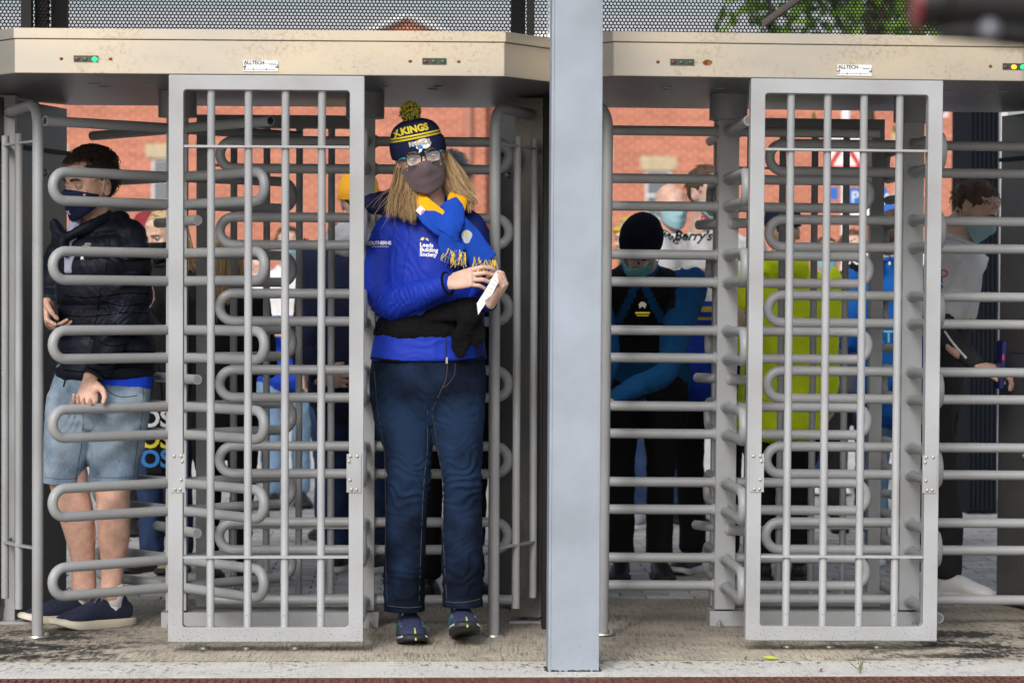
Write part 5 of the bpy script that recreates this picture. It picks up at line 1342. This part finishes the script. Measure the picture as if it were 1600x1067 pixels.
# shoes
SHU = mat('navy_mesh_trainer', (.032,.036,.095), .7, var=.4, vscale=160, bump=.001, bscale=300); SHS = mat('dark_trainer_sole', (.018,.020,.026), .6); LC = mat('mint_lace', (.28,.62,.54), .7); LCT = mat('teal_panel', (.01,.16,.17), .6); LIME = mat('lime_sole_mark', (.38,.55,.12), .6); GRS = mat('pale_sole_edge', (.40,.42,.44), .6)
for (px_, py_, dy_, yaw_, pit) in ((640, 1000, .02, 5, 0), (722, 992, -.04, 3, R(-9))):
    gp = W(px_, py_, dy_); zlift = 0 if pit == 0 else .022
    Ms = Matrix.Translation((gp.x, YW+dy_, zlift)) @ Matrix.Rotation(R(yaw_),4,'Z') @ Matrix.Rotation(pit,4,'X') @ Matrix.Translation((0,-.005,0)) @ Matrix.Scale(1.09,4)
    so = shoe(wm, Ms, SHU, SHS, LC, name='trainer')
    mb = MB()
    for s in (-1, 1):
        for k, (y0, z0) in enumerate(((-.02,.050),(-.05,.045),(-.078,.040))): mb.capsule((s*.0445,y0,z0-.008), (s*.036,y0-.012,z0+.018), .0035, .003, n=6)
    seg_xf(mb, 0, Ms); mb.build('teal_overlay', LCT, so, smooth=180)
    for s in (-1, 1):
        mb = MB(); mb.tube([(s*.050,-.10,.020),(s*.046,-.135,.026),(s*.036,-.158,.032)], .004, n=6); seg_xf(mb, 0, Ms); mb.build('sole_edge', GRS, so, smooth=180)
    mb = MB(); mb.tube([(.004,-.181,.022),(.004,-.170,.036),(.004,-.150,.050),(.004,-.135,.056)], .0035, n=6); seg_xf(mb, 0, Ms); mb.build('toe_mark', LIME, so, smooth=180)
    mb = MB(); mb.capsule((0,.03,.09), (0,.045,.16), .034, .032); seg_xf(mb, 0, Matrix.Translation((gp.x, YW+dy_, zlift)) @ Matrix.Rotation(R(yaw_),4,'Z')); mb.build('sock', NAVYC, wm, smooth=180)
# folded papers in her hands
pp = thing('folded_paper', 'folded white printed paper held in both hands of the woman in blue', 'paper', W(760,460,-.29))
PAPER = mat('white_paper', (.74,.74,.78), .7, bump=.0004, bscale=30); PINK2 = mat('grey_print', (.25,.27,.32), .7)
def sheet4(pts, th=.0012):
    mb = MB(); q = [W(*p) for p in pts]; o = [v+V(.0,th,0) for v in q]; n = len(q)
    mb.add(q+o, [tuple(range(n)), tuple(reversed(range(n, 2*n)))]+[(i, n+i, n+(i+1)%n, (i+1)%n) for i in range(n)]); return mb
sheet4([(775,424,-.300),(778,437,-.300),(762,470,-.285),(747,492,-.275),(745,474,-.275),(756,457,-.285)]).build('sheet', PAPER, pp, fix=True)
sheet4([(776,425,-.304),(779,440,-.306),(768,462,-.300),(757,470,-.294),(755,462,-.292)]).build('sheet', PAPER, pp, fix=True)
mb = MB()
for k in range(5): a, b = W(760+k*3.0, 462-k*6.2, -.3085), W(764+k*3.0, 465-k*6.2, -.3095); mb.tube([a, b], .0007, n=4)
mb.build('print', PINK2, pp)
# ================================================================== THE YOUNG MAN IN THE LEFT GATE
YP = .74
def Q(px, py, dy=0): return at(px, py, YP+dy)
def rowsq(mb, rws, **k):
    P_, Q_ = [], []
    for py, xl, xr, b, dy in rws:
        a, c = Q(xl, py, dy), Q(xr, py, dy); P_.append((a+c)/2); Q_.append(((c.x-a.x)/2, b))
    mb.loft(P_, Q_, ref=(1,0,0), **k); return mb
gq = ground_at(150, YP)
ym = thing('person', 'young man in navy puffer jacket, denim shorts and navy shoes entering the left gate', 'person', (gq.x, YP, 0))
HMQ = basis(Q(141, 290, -.01), R(-46), R(4), R(2), 1.06)
PUF = cloth('navy_puffer_nylon', (.0065,.0085,.017), .55, var=.15, vscale=10, bump=.0004, bscale=60)
SHO = cloth('washed_denim_shorts', (.13,.20,.29), .9); 
denim_nodes(SHO, (.075,.125,.20), (.30,.38,.46), [(.6,.2),(.7,.8),(.8,.4)])
nS = [n for n in SHO.node_tree.nodes if n.type == 'VALTORGB'][-1]
# skin
mb = MB(); rowsq(mb, [(352,122,168,.05,0),(380,105,205,.08,0),(480,100,225,.10,0),(590,100,225,.10,0)], n=14, sub=3)
rowsq(mb, [(700,76,128,.06,-.02),(745,75,138,.070,-.03),(775,84,141,.068,-.03),(805,92,147,.066,-.015),(845,104,149,.054,.0),(880,112,149,.044,.02),(908,112,151,.042,.03),(930,112,150,.040,.03)], n=22, sub=5)
rowsq(mb, [(700,150,205,.06,-.04),(745,147,207,.070,-.05),(775,150,203,.068,-.05),(805,152,204,.066,-.04),(845,154,202,.056,-.02),(880,157,195,.044,-.0),(912,157,191,.040,.0),(935,155,190,.040,-.01)], n=22, sub=5)
eN, wN = Q(188,492,-.09), Q(141,592,-.175)
mb.loft([Q(206,390,-.03), eN, wN], [(.04,.04),(.036,.036),(.028,.022)], ref=(1,0,0), n=12); mb.loft([Q(96,400,.04), Q(82,458,.02), Q(74,480,-.055)], [(.04,.04),(.036,.036),(.026,.022)], ref=(1,0,0), n=12)
me = remeshed(mb, .0075, 2, 'body'); me = join(me, head_mesh(HMQ, True, neck=.12, jaw=1.06))
me = join(me, hand_mesh(wN+V(.0,.0,-.005), V(-.10,-.30,-.80), V(-.10,-.95,.45), right=False, fc=[(48,50,24),(50,50,28),(52,50,28),(54,50,26)], thumb=(8,14), sc=1.08))
me = join(me, hand_mesh(Q(74,478,-.06), V(.12,-.50,-.80), V(.95,-.10,.1), right=True, fc=[(45,50,25),(50,52,25),(50,52,30),(50,50,30)], thumb=(-5,20), sc=1.0))
me.materials.append(SKIN_R); bodyQ = obj('body', me, ym, smooth=180)
eyes(bodyQ, HMQ, (-.35,-1,-.08)); DKH = [mat('hair_dark_brown', (.022,.014,.009), .55), mat('hair_dark_brown2', (.040,.024,.014), .5)]; DKH[1].name = 'hair_dark_brown_light'
brows(bodyQ, HMQ, DKH[0], .0040)
hq = short_hair(ym, HMQ, DKH, n=420, ln=.016, line=.042, curly=.3, back=-.055, bulk=.995)
cs = []
for _ in range(900):      # longer curls on the crown only
    a = random.uniform(0, 6.283); e = random.uniform(.55, 1.57) ; d = V(math.cos(a)*math.cos(e), math.sin(a)*math.cos(e), math.sin(e)); p = V(0,.012,.034)+V(d.x*.078, d.y*.098, d.z*.090)
    t = V(random.gauss(0,1), -.7+random.gauss(0,.8), random.gauss(0,.4)); t = (t-d*t.dot(d)).normalized(); l = random.uniform(.02,.036); b = t.cross(d)
    cs.append([HMQ@(p+d*(.004+l*.5*math.sin(i*.6))+t*(l*.5*(1-math.cos(i*.7)))+b*random.gauss(0,.0025)) for i in range(6)])
strands(cs, DKH, hq, 'crown_curls', r=.0020, n=3)
NM = cloth('navy_face_mask', (.010,.016,.055), .6); mk = mask_mesh(HMQ, NM, ym, loops=BLACKC)
BM = bvh_of(mk); head_decal(poly_mesh([(-.013,.0),(-.006,.009),(.004,.006),(.012,.010),(.010,-.002),(.016,-.006),(.006,-.008),(.0,-.003),(-.006,-.010)]), .030, -.092, mat('pale_print', (.45,.50,.62), .6), M=HMQ, par=mk, b=BM, off=.001, dep=(-.35,1,0))
# jeans shorts
mb = MB(); rowsq(mb, [(578,88,238,.118,.0),(600,84,237,.125,.0),(630,76,235,.128,.0),(655,74,230,.110,.0)], n=30)
rowsq(mb, [(620,74,150,.105,-.01),(660,70,146,.100,-.015),(710,68,138,.098,-.02),(753,66,133,.096,-.025),(764,66,133,.096,-.025)], n=26)
rowsq(mb, [(620,150,236,.110,-.01),(660,143,231,.106,-.02),(710,141,222,.102,-.03),(752,138,216,.100,-.035),(764,138,216,.100,-.035)], n=26)
me = remeshed(mb, .0065, 4, 'denim_shorts'); creases(me, [(Q(150,650), (.12,.06), .035, .0055, .9), (Q(110,640), (.08,.08), .04, .004, -1.0), (Q(190,670), (.10,.09), .05, .004, .7)]); crumple(me, .005, (7,7,7), 12)
for v in me.vertices:
    h_ = Q(100,754,-.03).z if v.co.x < Q(137,700).x else Q(180,752,-.04).z
    if v.co.z < h_: v.co.z = h_
me.materials.append(SHO); sh = obj('denim_shorts', me, ym, smooth=180); BSH = bvh_of(sh)
trace([Q(*p) for p in [(162,598),(170,612),(190,620),(214,618)]], BSH, .0016, SEAM, 'pocket_edge', sh); trace([Q(*p) for p in [(128,600),(130,640),(128,690),(118,750)]], BSH, .0013, SEAM, 'seam', sh); trace([Q(*p) for p in [(224,600),(222,650),(214,700),(208,748)]], BSH, .0012, SEAM, 'seam', sh)
trace([Q(*p) for p in [(70,745),(90,748),(112,748),(130,745)]], BSH, .0012, THR, 'hem_stitch', sh); trace([Q(*p) for p in [(142,744),(160,746),(190,746),(212,743)]], BSH, .0012, THR, 'hem_stitch', sh)
# blue shirt hem
mb = MB(); rowsq(mb, [(570,100,238,.118,.0),(585,98,239,.124,.0),(597,96,238,.126,.0)], n=28); garment('shirt', mb, cloth('bright_blue_shirt', (.01,.05,.55), .8), ym, .007, 3, .003, label='bright blue shirt showing under the jacket')
mb = MB(); mb.loft([Q(118,345,-.03), Q(112,380,-.07), Q(107,425,-.100)], [(.022,.02),(.026,.02),(.018,.015)], ref=(1,0,0)); garment('shirt_front', mb, cloth('pale_shirt', (.42,.44,.60), .8), ym, .006, 2, .003)
# puffer
SEAMP = mat('dark_quilt_groove', (.002,.002,.003), .9, spec=.05)  # dark lines painted along the quilt seams for groove shade lost in frontal light
def pm(n, amp):
    return lambda t, a, b: (a+abs(math.sin(math.pi*t*n))**.55*amp-amp*.5, b+abs(math.sin(math.pi*t*n))**.55*amp-amp*.5)
mb = MB()
rowsq(mb, [(342,122,186,.062,.01),(356,108,210,.085,.008),(378,99,226,.115,.004),(415,95,233,.128,.0),(460,91,236,.132,.0),(510,88,238,.134,.0),(560,89,240,.136,.0),(592,92,240,.134,.0)], n=34, sub=8, mod=pm(8, .019))
mb.loft([Q(190,362,-.01), Q(206,385,-.03), Q(203,430,-.06), Q(194,475,-.085), eN], [(.062,.07),(.066,.068),(.062,.060),(.058,.058),(.056,.056)], ref=(1,0,0), n=22, sub=9, mod=pm(4, .017))
mb.loft([Q(192,486,-.085), Q(180,520,-.115), Q(162,560,-.150), Q(148,583,-.170)], [(.056,.056),(.054,.050),(.048,.044),(.040,.036)], ref=(1,0,0), n=22, sub=9, mod=pm(3, .015))
mb.loft([Q(110,372,.02), Q(96,400,.04), Q(82,452,.03), Q(77,478,-.03)], [(.055,.06),(.058,.06),(.052,.052),(.040,.040)], ref=(1,0,0), n=18, sub=8, mod=pm(4, .010))
me = remeshed(mb, .0055, 2, 'puffer_jacket'); creases(me, [(Q(190,500), (.09,.08), .034, .004, -1.2), (Q(170,420), (.1,.2), .05, .003, 1.4)]); crumple(me, .0034, (9,9,14), 21)
me.materials.append(PUF); pj = obj('puffer_jacket', me, ym, smooth=180); BP = bvh_of(pj)
mb = MB(); 
for k in range(2):
    mb.tube(crom([Q(186,348,.04-.02*k), Q(170,340+4*k,-.04), Q(140,352+6*k,-.09), Q(112,366,-.10), Q(96,372-8*k,-.09), Q(84,352-6*k,-.05)], 4), .017-.003*k, n=10, flat=1.5)
mb.tube(crom([Q(84,345,-.05), Q(96,362,-.08), Q(100,385,-.11), Q(98,400,-.125)], 4), .014, n=10, flat=1.6)
garment('collar', mb, PUF, pj, .006, 2, .004, (18,18,18), 8)
for yy in (402, 432, 462, 492, 522, 552, 578):
    trace([Q(*p) for p in [(100,yy),(130,yy+3),(160,yy+1),(200,yy-4),(234,yy-2)]], BP, .0022, SEAMP, 'quilt_seam', pj, off=-.0006)
for pts in ([(170,398),(200,408),(232,404)], [(166,432),(196,444),(228,440)], [(158,470),(190,478),(222,474)], [(140,525),(170,540),(196,538)], [(132,556),(156,570),(180,566)]):
    trace([Q(*p) for p in pts], BP, .0024, SEAMP, 'quilt_seam', pj, off=-.0006)
trace([Q(*p) for p in [(172,372),(168,410),(158,450),(150,500),(140,540)]], BP, .0020, SEAMP, 'sleeve_edge', pj, off=-.0006)
trace([Q(*p) for p in [(99,395),(97,440),(95,500),(96,560),(98,590)]], BP, .0035, BLACKC, 'zip', pj); mb = MB(); mb.obox(Q(101,598,-.14), .003, .003, .016, Matrix.Rotation(R(15),3,'Y')); mb.build('zip_pull', BLACKC, pj)
mb = MB(); ax = (Q(148,583,-.170)-Q(162,560,-.150)).normalized(); uu = ax.orthogonal().normalized(); ww = ax.cross(uu); c_ = Q(146,586,-.172); mb.tube([c_+(uu*math.cos(a)+ww*math.sin(a))*.037 for a in [6.2832*i/18 for i in range(18)]], .0075, n=8, closed=True); mb.build('cuff', PUF, pj, smooth=180)
decal(poly_mesh([(-.019,-.008),(-.015,.006),(0,.009),(.016,.006),(.019,-.008),(0,-.004)]), Q(130,386,-.2), BP, mat('dull_gold_badge', (.32,.27,.12), .7), 'badge', pj, off=.002); decal(poly_mesh([(-.016,.0),(-.008,.008),(.010,.008),(.014,.0)]), Q(133,382,-.2), BP, mat('dull_grey_badge', (.22,.24,.28), .7), 'badge', pj, off=.003)
decal(text_mesh('R', .020, .001), Q(124,402,-.2), BP, WHT, 'print', pj, off=.002)
# feet
NVS = mat('navy_wool_shoe', (.013,.018,.045), .9, var=.3, vscale=90, bump=.001, bscale=250); CRM = mat('cream_sole', (.62,.58,.48), .6); LCN = mat('dark_shoelace', (.13,.14,.17), .8); SCK = cloth('white_sock', (.72,.72,.76), .9)
for (cx, Yf, yw, heel) in ((128, .80+.10, -62, 0), (176, .74+.0, -58, 0)):
    p = ground_at(cx, Yf); Ms = Matrix.Translation((p.x, Yf, 0)) @ Matrix.Rotation(R(yw),4,'Z') @ Matrix.Translation((0,-.055,0)) @ Matrix.Scale(1.10,4)
    so = shoe(ym, Ms, NVS, CRM, LCN, name='wool_shoe')
    mb = MB(); mb.capsule((0,.045,.07), (0,.055,.125), .040, .037); seg_xf(mb, 0, Ms); mb.build('sock', SCK, ym, smooth=180)
ph = MB(); ph.obox(Q(86,496,-.120), .006, .036, .062, Matrix.Rotation(R(-8),3,'Y')@Matrix.Rotation(R(20),3,'Z')); pho = ph.build('phone', mat('black_phone_case', (.01,.01,.012), .35), origin=Q(86,496,-.120)); tag(pho, "black phone held upright in the young man's right hand", 'phone')
# ================================================================== PEOPLE QUEUING BEHIND
HB = [mat('hair_mid_brown', (.085,.048,.026), .6)]; HBL = [mat('hair_blond', (.50,.36,.18), .5), mat('hair_blond_dark', (.30,.20,.09), .5)]; HG = [mat('hair_silver', (.42,.42,.43), .6)]; HRB = [mat('hair_red_brown', (.14,.06,.03), .6)]
LBM = cloth('pale_blue_mask', (.30,.50,.56), .8); TLM = cloth('teal_mask', (.16,.48,.46), .8); BKM = cloth('black_mask', (.01,.01,.012), .8)
SB_ = mat('black_shoe', (.012,.012,.013), .5); SW_ = mat('white_shoe', (.72,.72,.74), .5); SG_ = mat('grey_shoe', (.22,.23,.25), .7); SK_ = mat('khaki_shoe', (.22,.18,.10), .8); SO_ = mat('white_sole', (.66,.66,.66), .6); SOB = mat('black_sole', (.015,.015,.015), .7)
RUGW = cloth('white_rugby_shirt', (.66,.66,.68)); RUGB = cloth('blue_rugby_shirt', (.012,.05,.40)); STY = cloth('yellow_stripe', (.55,.42,.04)); GRYC = cloth('stone_sleeve', (.44,.43,.40))
HIV = cloth('hi_vis_lime', (.80,1.0,.02), .7, var=.06); YJ = cloth('yellow_hoodie', (.68,.50,.01)); TBL = cloth('teal_blue_sleeve', (.008,.085,.24)); KIT = cloth('mid_blue_kit', (.010,.11,.42))
def pbvh(o): return bvh_of(o)
def pdecal(txt, px, py, Y, size, m, o, rot=0, bold=.001, shear=0, flat=None):
    me = text_mesh(txt, size, bold, shear) if txt else poly_mesh(flat)
    d = (at(px, py, Y)-CAM).normalized(); return decal(me, at(px, py, Y), bvh_of(o), m, 'print', o, rot=rot, depth=d, off=.003, ln=.012)
figure('blonde woman in black coat behind the young man, hand raised to her face', 258, 2.7, 330, -28, BLACKC, DENIM_D, (SK_, SB_), ('hold','phone'), HBL, long_hair=.26, head=(-14,16,0), hem=.74, mask=BKM)
o = figure('woman with long fair hair and black coat seen from behind the left cage', 352, 2.2, 372, 165, BLACKC, BLACKC, (SB_, SOB), ('hold','hold'), HBL, long_hair=.34, hem=.76)
o = figure('person in maroon beanie and black leggings partly hidden behind the young man', 232, 4.6, 338, 10, cloth('maroon_coat', (.10,.012,.02)), BLACKC, (SB_, SOB), ('down','down'), HB, hat=('beanie', cloth('maroon_knit', (.22,.03,.04))), mask=BKM)
# lettered bag hanging beside her
t = thing('tote_bag', 'black tote bag with white, yellow and blue letters beside the left cage', 'bag', at(243, 742, 2.35))
a, b = at(229, 636, 2.35), at(258, 742, 2.35); mb = MB(); mb.obox((a+b)/2, (b.x-a.x)/2, .03, (a.z-b.z)/2, None, .012); bg_ = mb.build('bag_body', BLACKC, t)
mb = MB(); mb.tube(crom([V(a.x+.01,2.34,a.z), V((a.x+b.x)/2,2.36,a.z+.22), V(b.x-.01,2.34,a.z)], 5), .007, n=6); mb.build('handle', BLACKC, t)
for s_, py, m_ in (('OS', 655, WHT), ('OS', 688, YEL), ('OS', 718, mat('sky_blue_ink', (.03,.22,.62), .5))):
    me = text_mesh(s_, .105, .003); q = at(243, py, 2.31)
    for v in me.vertices: v.co = V(q.x+v.co.x, 2.318, q.z+v.co.y)
    me.materials.clear(); me.materials.append(m_); obj('lettering', me, bg_)
def rug(c): return 0 if c.z > 1.20 else (2 if (int((c.z-1.10)*60) % 2 == 0 and c.z > 1.10) else 1)
o = figure('person in blue and white rugby shirt and pale jeans beyond the left cage', 450, 6.4, 356, 5, [RUGW, RUGB, STY], DENIM_L, (SB_, SOB), ('hold','hold'), HB, bands=rug, mask=LBM, bulk=1.3, step=.06)
o = figure('person in yellow hooded top seen from behind through the left cage', 532, 4.2, 352, 190, [YJ, BLACKC], DENIM_D, (SB_, SOB), ('pocket','pocket'), HB, hood=YJ, bulk=1.0, bands=lambda c: 0 if c.z > 1.27 else 1); pdecal('leeds', 523, 393, 4.0, .05, mat('dark_print', (.08,.07,.01), .8), o[1]); pdecal('building', 523, 402, 4.0, .05, mat('dark_print', (.08,.07,.01), .8), o[1])
o = figure('person in mustard beanie and dark navy coat behind the left cage', 560, 2.7, 277, 160, NAVYC, DENIM_D, (SB_, SO_), (('w', at(478,540,2.7), at(500,592,2.5), (1,-.2,0), (0,1,0)), 'hold'), HB, hat=('beanie', cloth('mustard_knit', (.60,.30,.02))), bulk=1.20, hem=.74, hood=cloth('grey_white_hood', (.30,.31,.33)))
o = figure('grey-haired person in black clothes directly behind the woman in blue', 702, 1.55, 238, 170, BLACKC, BLACKC, (SB_, SOB), ('down','down'), HG, bulk=1.02, hem=.72, hood=cloth('olive_hood', (.05,.05,.03)))
# right hand gates
vest = cloth('black_vest', (.009,.009,.012))
def vst(c): return 1 if (abs(c.x) < .15 and 1.12 < c.z < 1.5 and c.y > -.21 and not (c.z > 1.30 and abs(abs(c.x)-(1.52-c.z)*.45) < .018)) else 0
o = figure('stooping man in navy cap, teal mask and black vest over blue sleeves', 1002, 2.30, 372, -6, [TBL, vest], BLACKC, (SB_, SOB), (('w', at(950,560,1.6), at(930,640,1.35), (-.3,-.3,-.8), (1,0,0)), ('w', at(1040,580,1.60), at(952,625,1.35), (-.9,-.2,-.3), (-.1,.5,-.8))), HG, mask=TLM, lean=42, head=(-24,6,0), bulk=1.2, bands=vst, hem=.82, step=.05, feet_yaw=-5,
           hat=('beanie', mat('navy_flat_cap', (.008,.009,.020), .95, spec=.15, bump=.001, bscale=150)))
pdecal('', 1004, 489, 1.3, 0, YEL, o[1], flat=[(-.030,-.003),(.028,-.003),(.030,.004),(-.028,.004)]); pdecal('', 1004, 493, 1.3, 0, YEL, o[1], flat=[(-.024,-.002),(.024,-.002),(.024,.002),(-.024,.002)]); pdecal('', 1004, 477, 1.4, 0, WHT, o[1], flat=[(-.012,-.014),(-.016,.004),(-.006,.014),(.006,.014),(.016,.004),(.010,-.014),(.0,-.004)])
def rug2(c): return 0 if c.z > 1.17 else (2 if (int((c.z-1.05)*50) % 2 == 0 and c.z > 1.05) else 1)
o = figure('tall man in white and blue rugby shirt with gold stripes beside the stooping man', 1108, 2.6, 262, -20, [RUGW, RUGB, STY], BLACKC, (SB_, SO_), (('w', at(1040,440,2.45), at(1092,428,2.2), (1,-.2,.05), (0,.6,-.8)), ((.26,-.05,1.16),(.24,-.40,1.10),(-.2,-1,0),'in')), HB, bands=rug2, mask=LBM, bulk=1.0, step=-.04, head=(60,5,0))
pdecal("Berry's", 1082, 369, 2.2, .060, M_INK, o[1], bold=.0015, shear=.35); pdecal('SOUTHERNS', 1032, 360, 2.2, .035, M_INK, o[1], rot=R(-35))
pdecal('R', 1100, 345, 2.2, .05, PINK, o[1])
o = figure('bald man in a grey top beyond the rugby shirt', 1046, 5.2, 288, 20, GRYC, DENIM_D, (SB_, SOB), ('down','down'), 'bald', mask=LBM, skin=SKIN_R, bulk=1.1)
o = figure('blonde woman with a yellow headband and jeans far behind the stooping man', 985, 5.0, 343, -40, BLACKC, DENIM_D, (SG_, SO_), ('down','hold'), HBL, long_hair=.18, hood=None)
mb = MB(); HM = o[3]; mb.tube([HM@V(.084*math.cos(a), .016+.100*math.sin(a)-.02*0, .055+.03*abs(math.cos(a))*0) for a in [6.2832*i/24 for i in range(24)]], .014, n=8, closed=True); hbm = mb.build('headband', STY, o[0], smooth=180)
mb = MB(); mb.tube([HM@V(.084*math.cos(a), -.0+.0, .03+.092*math.sin(a)) for a in [math.pi*i/16 for i in range(17)]], .013, n=8); mb.build('headband', STY, o[0], smooth=180)
def hv(c): return 0
o = figure('steward in lime hi-vis coat and black trousers seen from behind inside the right cage', 1222, 2.3, 326, 176, HIV, BLACKC, (SB_, SOB), ('down','hold'), HB, bulk=1.18, hem=.72, hat=('cap', NAVYC), hood=HIV)
# reflective tapes
o = figure('brown-haired person in black mask and dark quilted coat deep behind the right cage', 1331, 4.8, 362, 6, cloth('slate_quilted_coat', (.035,.04,.055)), BLACKC, (SB_, SOB), ('down','hold'), HRB, mask=BKM, puffer=True)
o = figure('person in mid blue team kit top and jeans seen from behind at the right shaft', 1398, 3.0, 330, 172, KIT, DENIM_L, (SW_, SO_), ('hold','hold'), HB, bulk=1.08, hem=.74); pdecal('SOLUTIONS', 1388, 406, 2.8, .075, WHT, o[1]); pdecal('RTU', 1390, 527, 2.8, .08, mat('aqua_print', (.25,.6,.65), .6), o[1])
def rug3(c): return 3 if (c.x > .05 and c.y < -.135 and c.z < 1.3) or (c.x > .21 and c.z < 1.25) else (0 if c.z > 1.19 else (2 if (int((c.z-1.09)*50) % 2 == 0 and c.z > 1.09) else 1))
DG = cloth('charcoal_sleeve', (.035,.035,.038))
o = figure('brown-haired man in pale mask and rugby shirt reaching rightwards, beyond the right cage', 1462, 1.75, 284, 58, [RUGW, RUGB, STY, DG], cloth('washed_black_jeans', (.022,.022,.024)), (SW_, SO_), ('down', ('w', at(1474,520,1.38), at(1532,572,1.2), (1,-.1,-.15), (0,.3,-1))), HB, mask=LBM, bands=rug3, head=(6,20,0), step=.10, lean=13)
for k, (s_, py) in enumerate((('BA D', 428), ('O', 437), ('S', 446))): pdecal(s_, 1462+k*4, py, 1.3, .045, (PINK, KIT, KIT)[k], o[1])
e0, e1, rl = at(1474,520,1.38), at(1532,572,1.2), world_loc(o[1])
for p in o[1].data.polygons:
    c = p.center+rl; t_ = max(0, min(1, (c-e0).dot(e1-e0)/(e1-e0).length_squared))
    if (c-(e0+(e1-e0)*t_)).length < .085 or c.z < at(1470, 500, 1.5).z and c.x > at(1474, 500, 1.5).x: p.material_index = 3
BV = bvh_of(o[1]); trace([at(1476,518,1.0), at(1492,540,1.0), at(1510,560,1.0)], BV, .007, WHT, 'sleeve_stripe', o[1], off=.0, flat=.5)
# card reader on the cabinet with the blue card
mb = MB(); p = at(1563, 570, 1.15); mb.obox(p, .010, .05, .095, Matrix.Rotation(R(4),3,'Y'), .003); cr = mb.build('season_card', mat('blue_card', (.012,.018,.11), .35), origin=p); tag(cr, 'dark blue ticket card held up to the reader by the man at the far right', 'card')
mb = MB(); mb.obox(p+V(-.0005,-.052,.03), .004, .0012, .012); mb.build('card_print', mat('pink_ink', (.7,.03,.18), .5), cr)
o = figure('person in beige coat walking away beyond the far right passage', 1500, 8.5, 395, 160, cloth('beige_coat', (.45,.33,.25)), cloth('mauve_trousers', (.12,.08,.12)), (SW_, SO_), ('down','down'), HBL, long_hair=.2, hem=.70, group=None)
o = figure('person in grey coat and dark trousers far behind the left cage', 404, 8.5, 382, 20, cloth('ash_coat', (.30,.31,.34)), DENIM_D, (SB_, SO_), ('down','down'), HB)
o = figure('person in white top and jeans beyond the hi-vis steward', 1290, 7.5, 372, 0, RUGW, DENIM_D, (SW_, SO_), ('down','hold'), HB, mask=LBM)

# ================================================================== PRESS CAMERA AT THE TOP RIGHT CORNER
CB = mat('black_camera_body', (.010,.010,.011), .5, spec=.3); CR = mat('dark_red_ring', (.20,.01,.02), .4); CS = mat('pale_camera_metal', (.16,.16,.19), .4, metal=.3); CY = mat('ochre_strap', (.30,.22,.06), .8)
YC = -6.2
t = thing('press_camera', 'out-of-focus black video camera with red-ringed lens hanging into the top right corner', 'camera', ground_at(1640, YC))
def C(px, py, dy=0): return at(px, py, YC+dy)
mb = MB(); mb.tube([C(1432,8), C(1436,8), C(1475,7), C(1480,8), C(1590,12), C(1640,14)], [.024,.026,.026,.031,.033,.034], n=24, ref=(0,1,0)); mb.build('lens', CB, t, smooth=45)
mb = MB(); mb.tube([C(1427,8), C(1434,8)], [.0255,.0265], n=24, ref=(0,1,0)); mb.build('lens_ring', CR, t, smooth=45)
mb = MB(); p = C(1745, 40); mb.obox(p, .085, .06, .075, None, .012); mb.build('camera_body', CB, t)
mb = MB(); mb.tube(crom([C(1462,53,-.02), C(1500,50,-.02), C(1560,52,-.02), C(1640,60,-.02)], 4), [.004+.0012*min(i, 8) for i in range(13)], n=12); mb.build('rail', CB, t, smooth=60)
mb = MB(); mb.sphere(C(1546,48,-.04), .013, seg=14, rings=9); mb.build('clamp_knob', CS, t, smooth=180)
mb = MB(); mb.tube([C(1505,30,-.02), C(1550,14,-.02)], .004, n=8); mb.build('strap', CY, t)
mb = MB(); mb.obox(C(1668,80,-.01), .012, .03, .030, None, .006); mb.build('handgrip', CB, t)
mb = MB(); b0 = C(1745, 100); mb.tube([V(b0.x, b0.y, 0), V(b0.x, b0.y, b0.z+.02)], .014, n=12); mb.build('monopod', CB, t, smooth=60)
bpy.data.collections.remove(_tmpc)
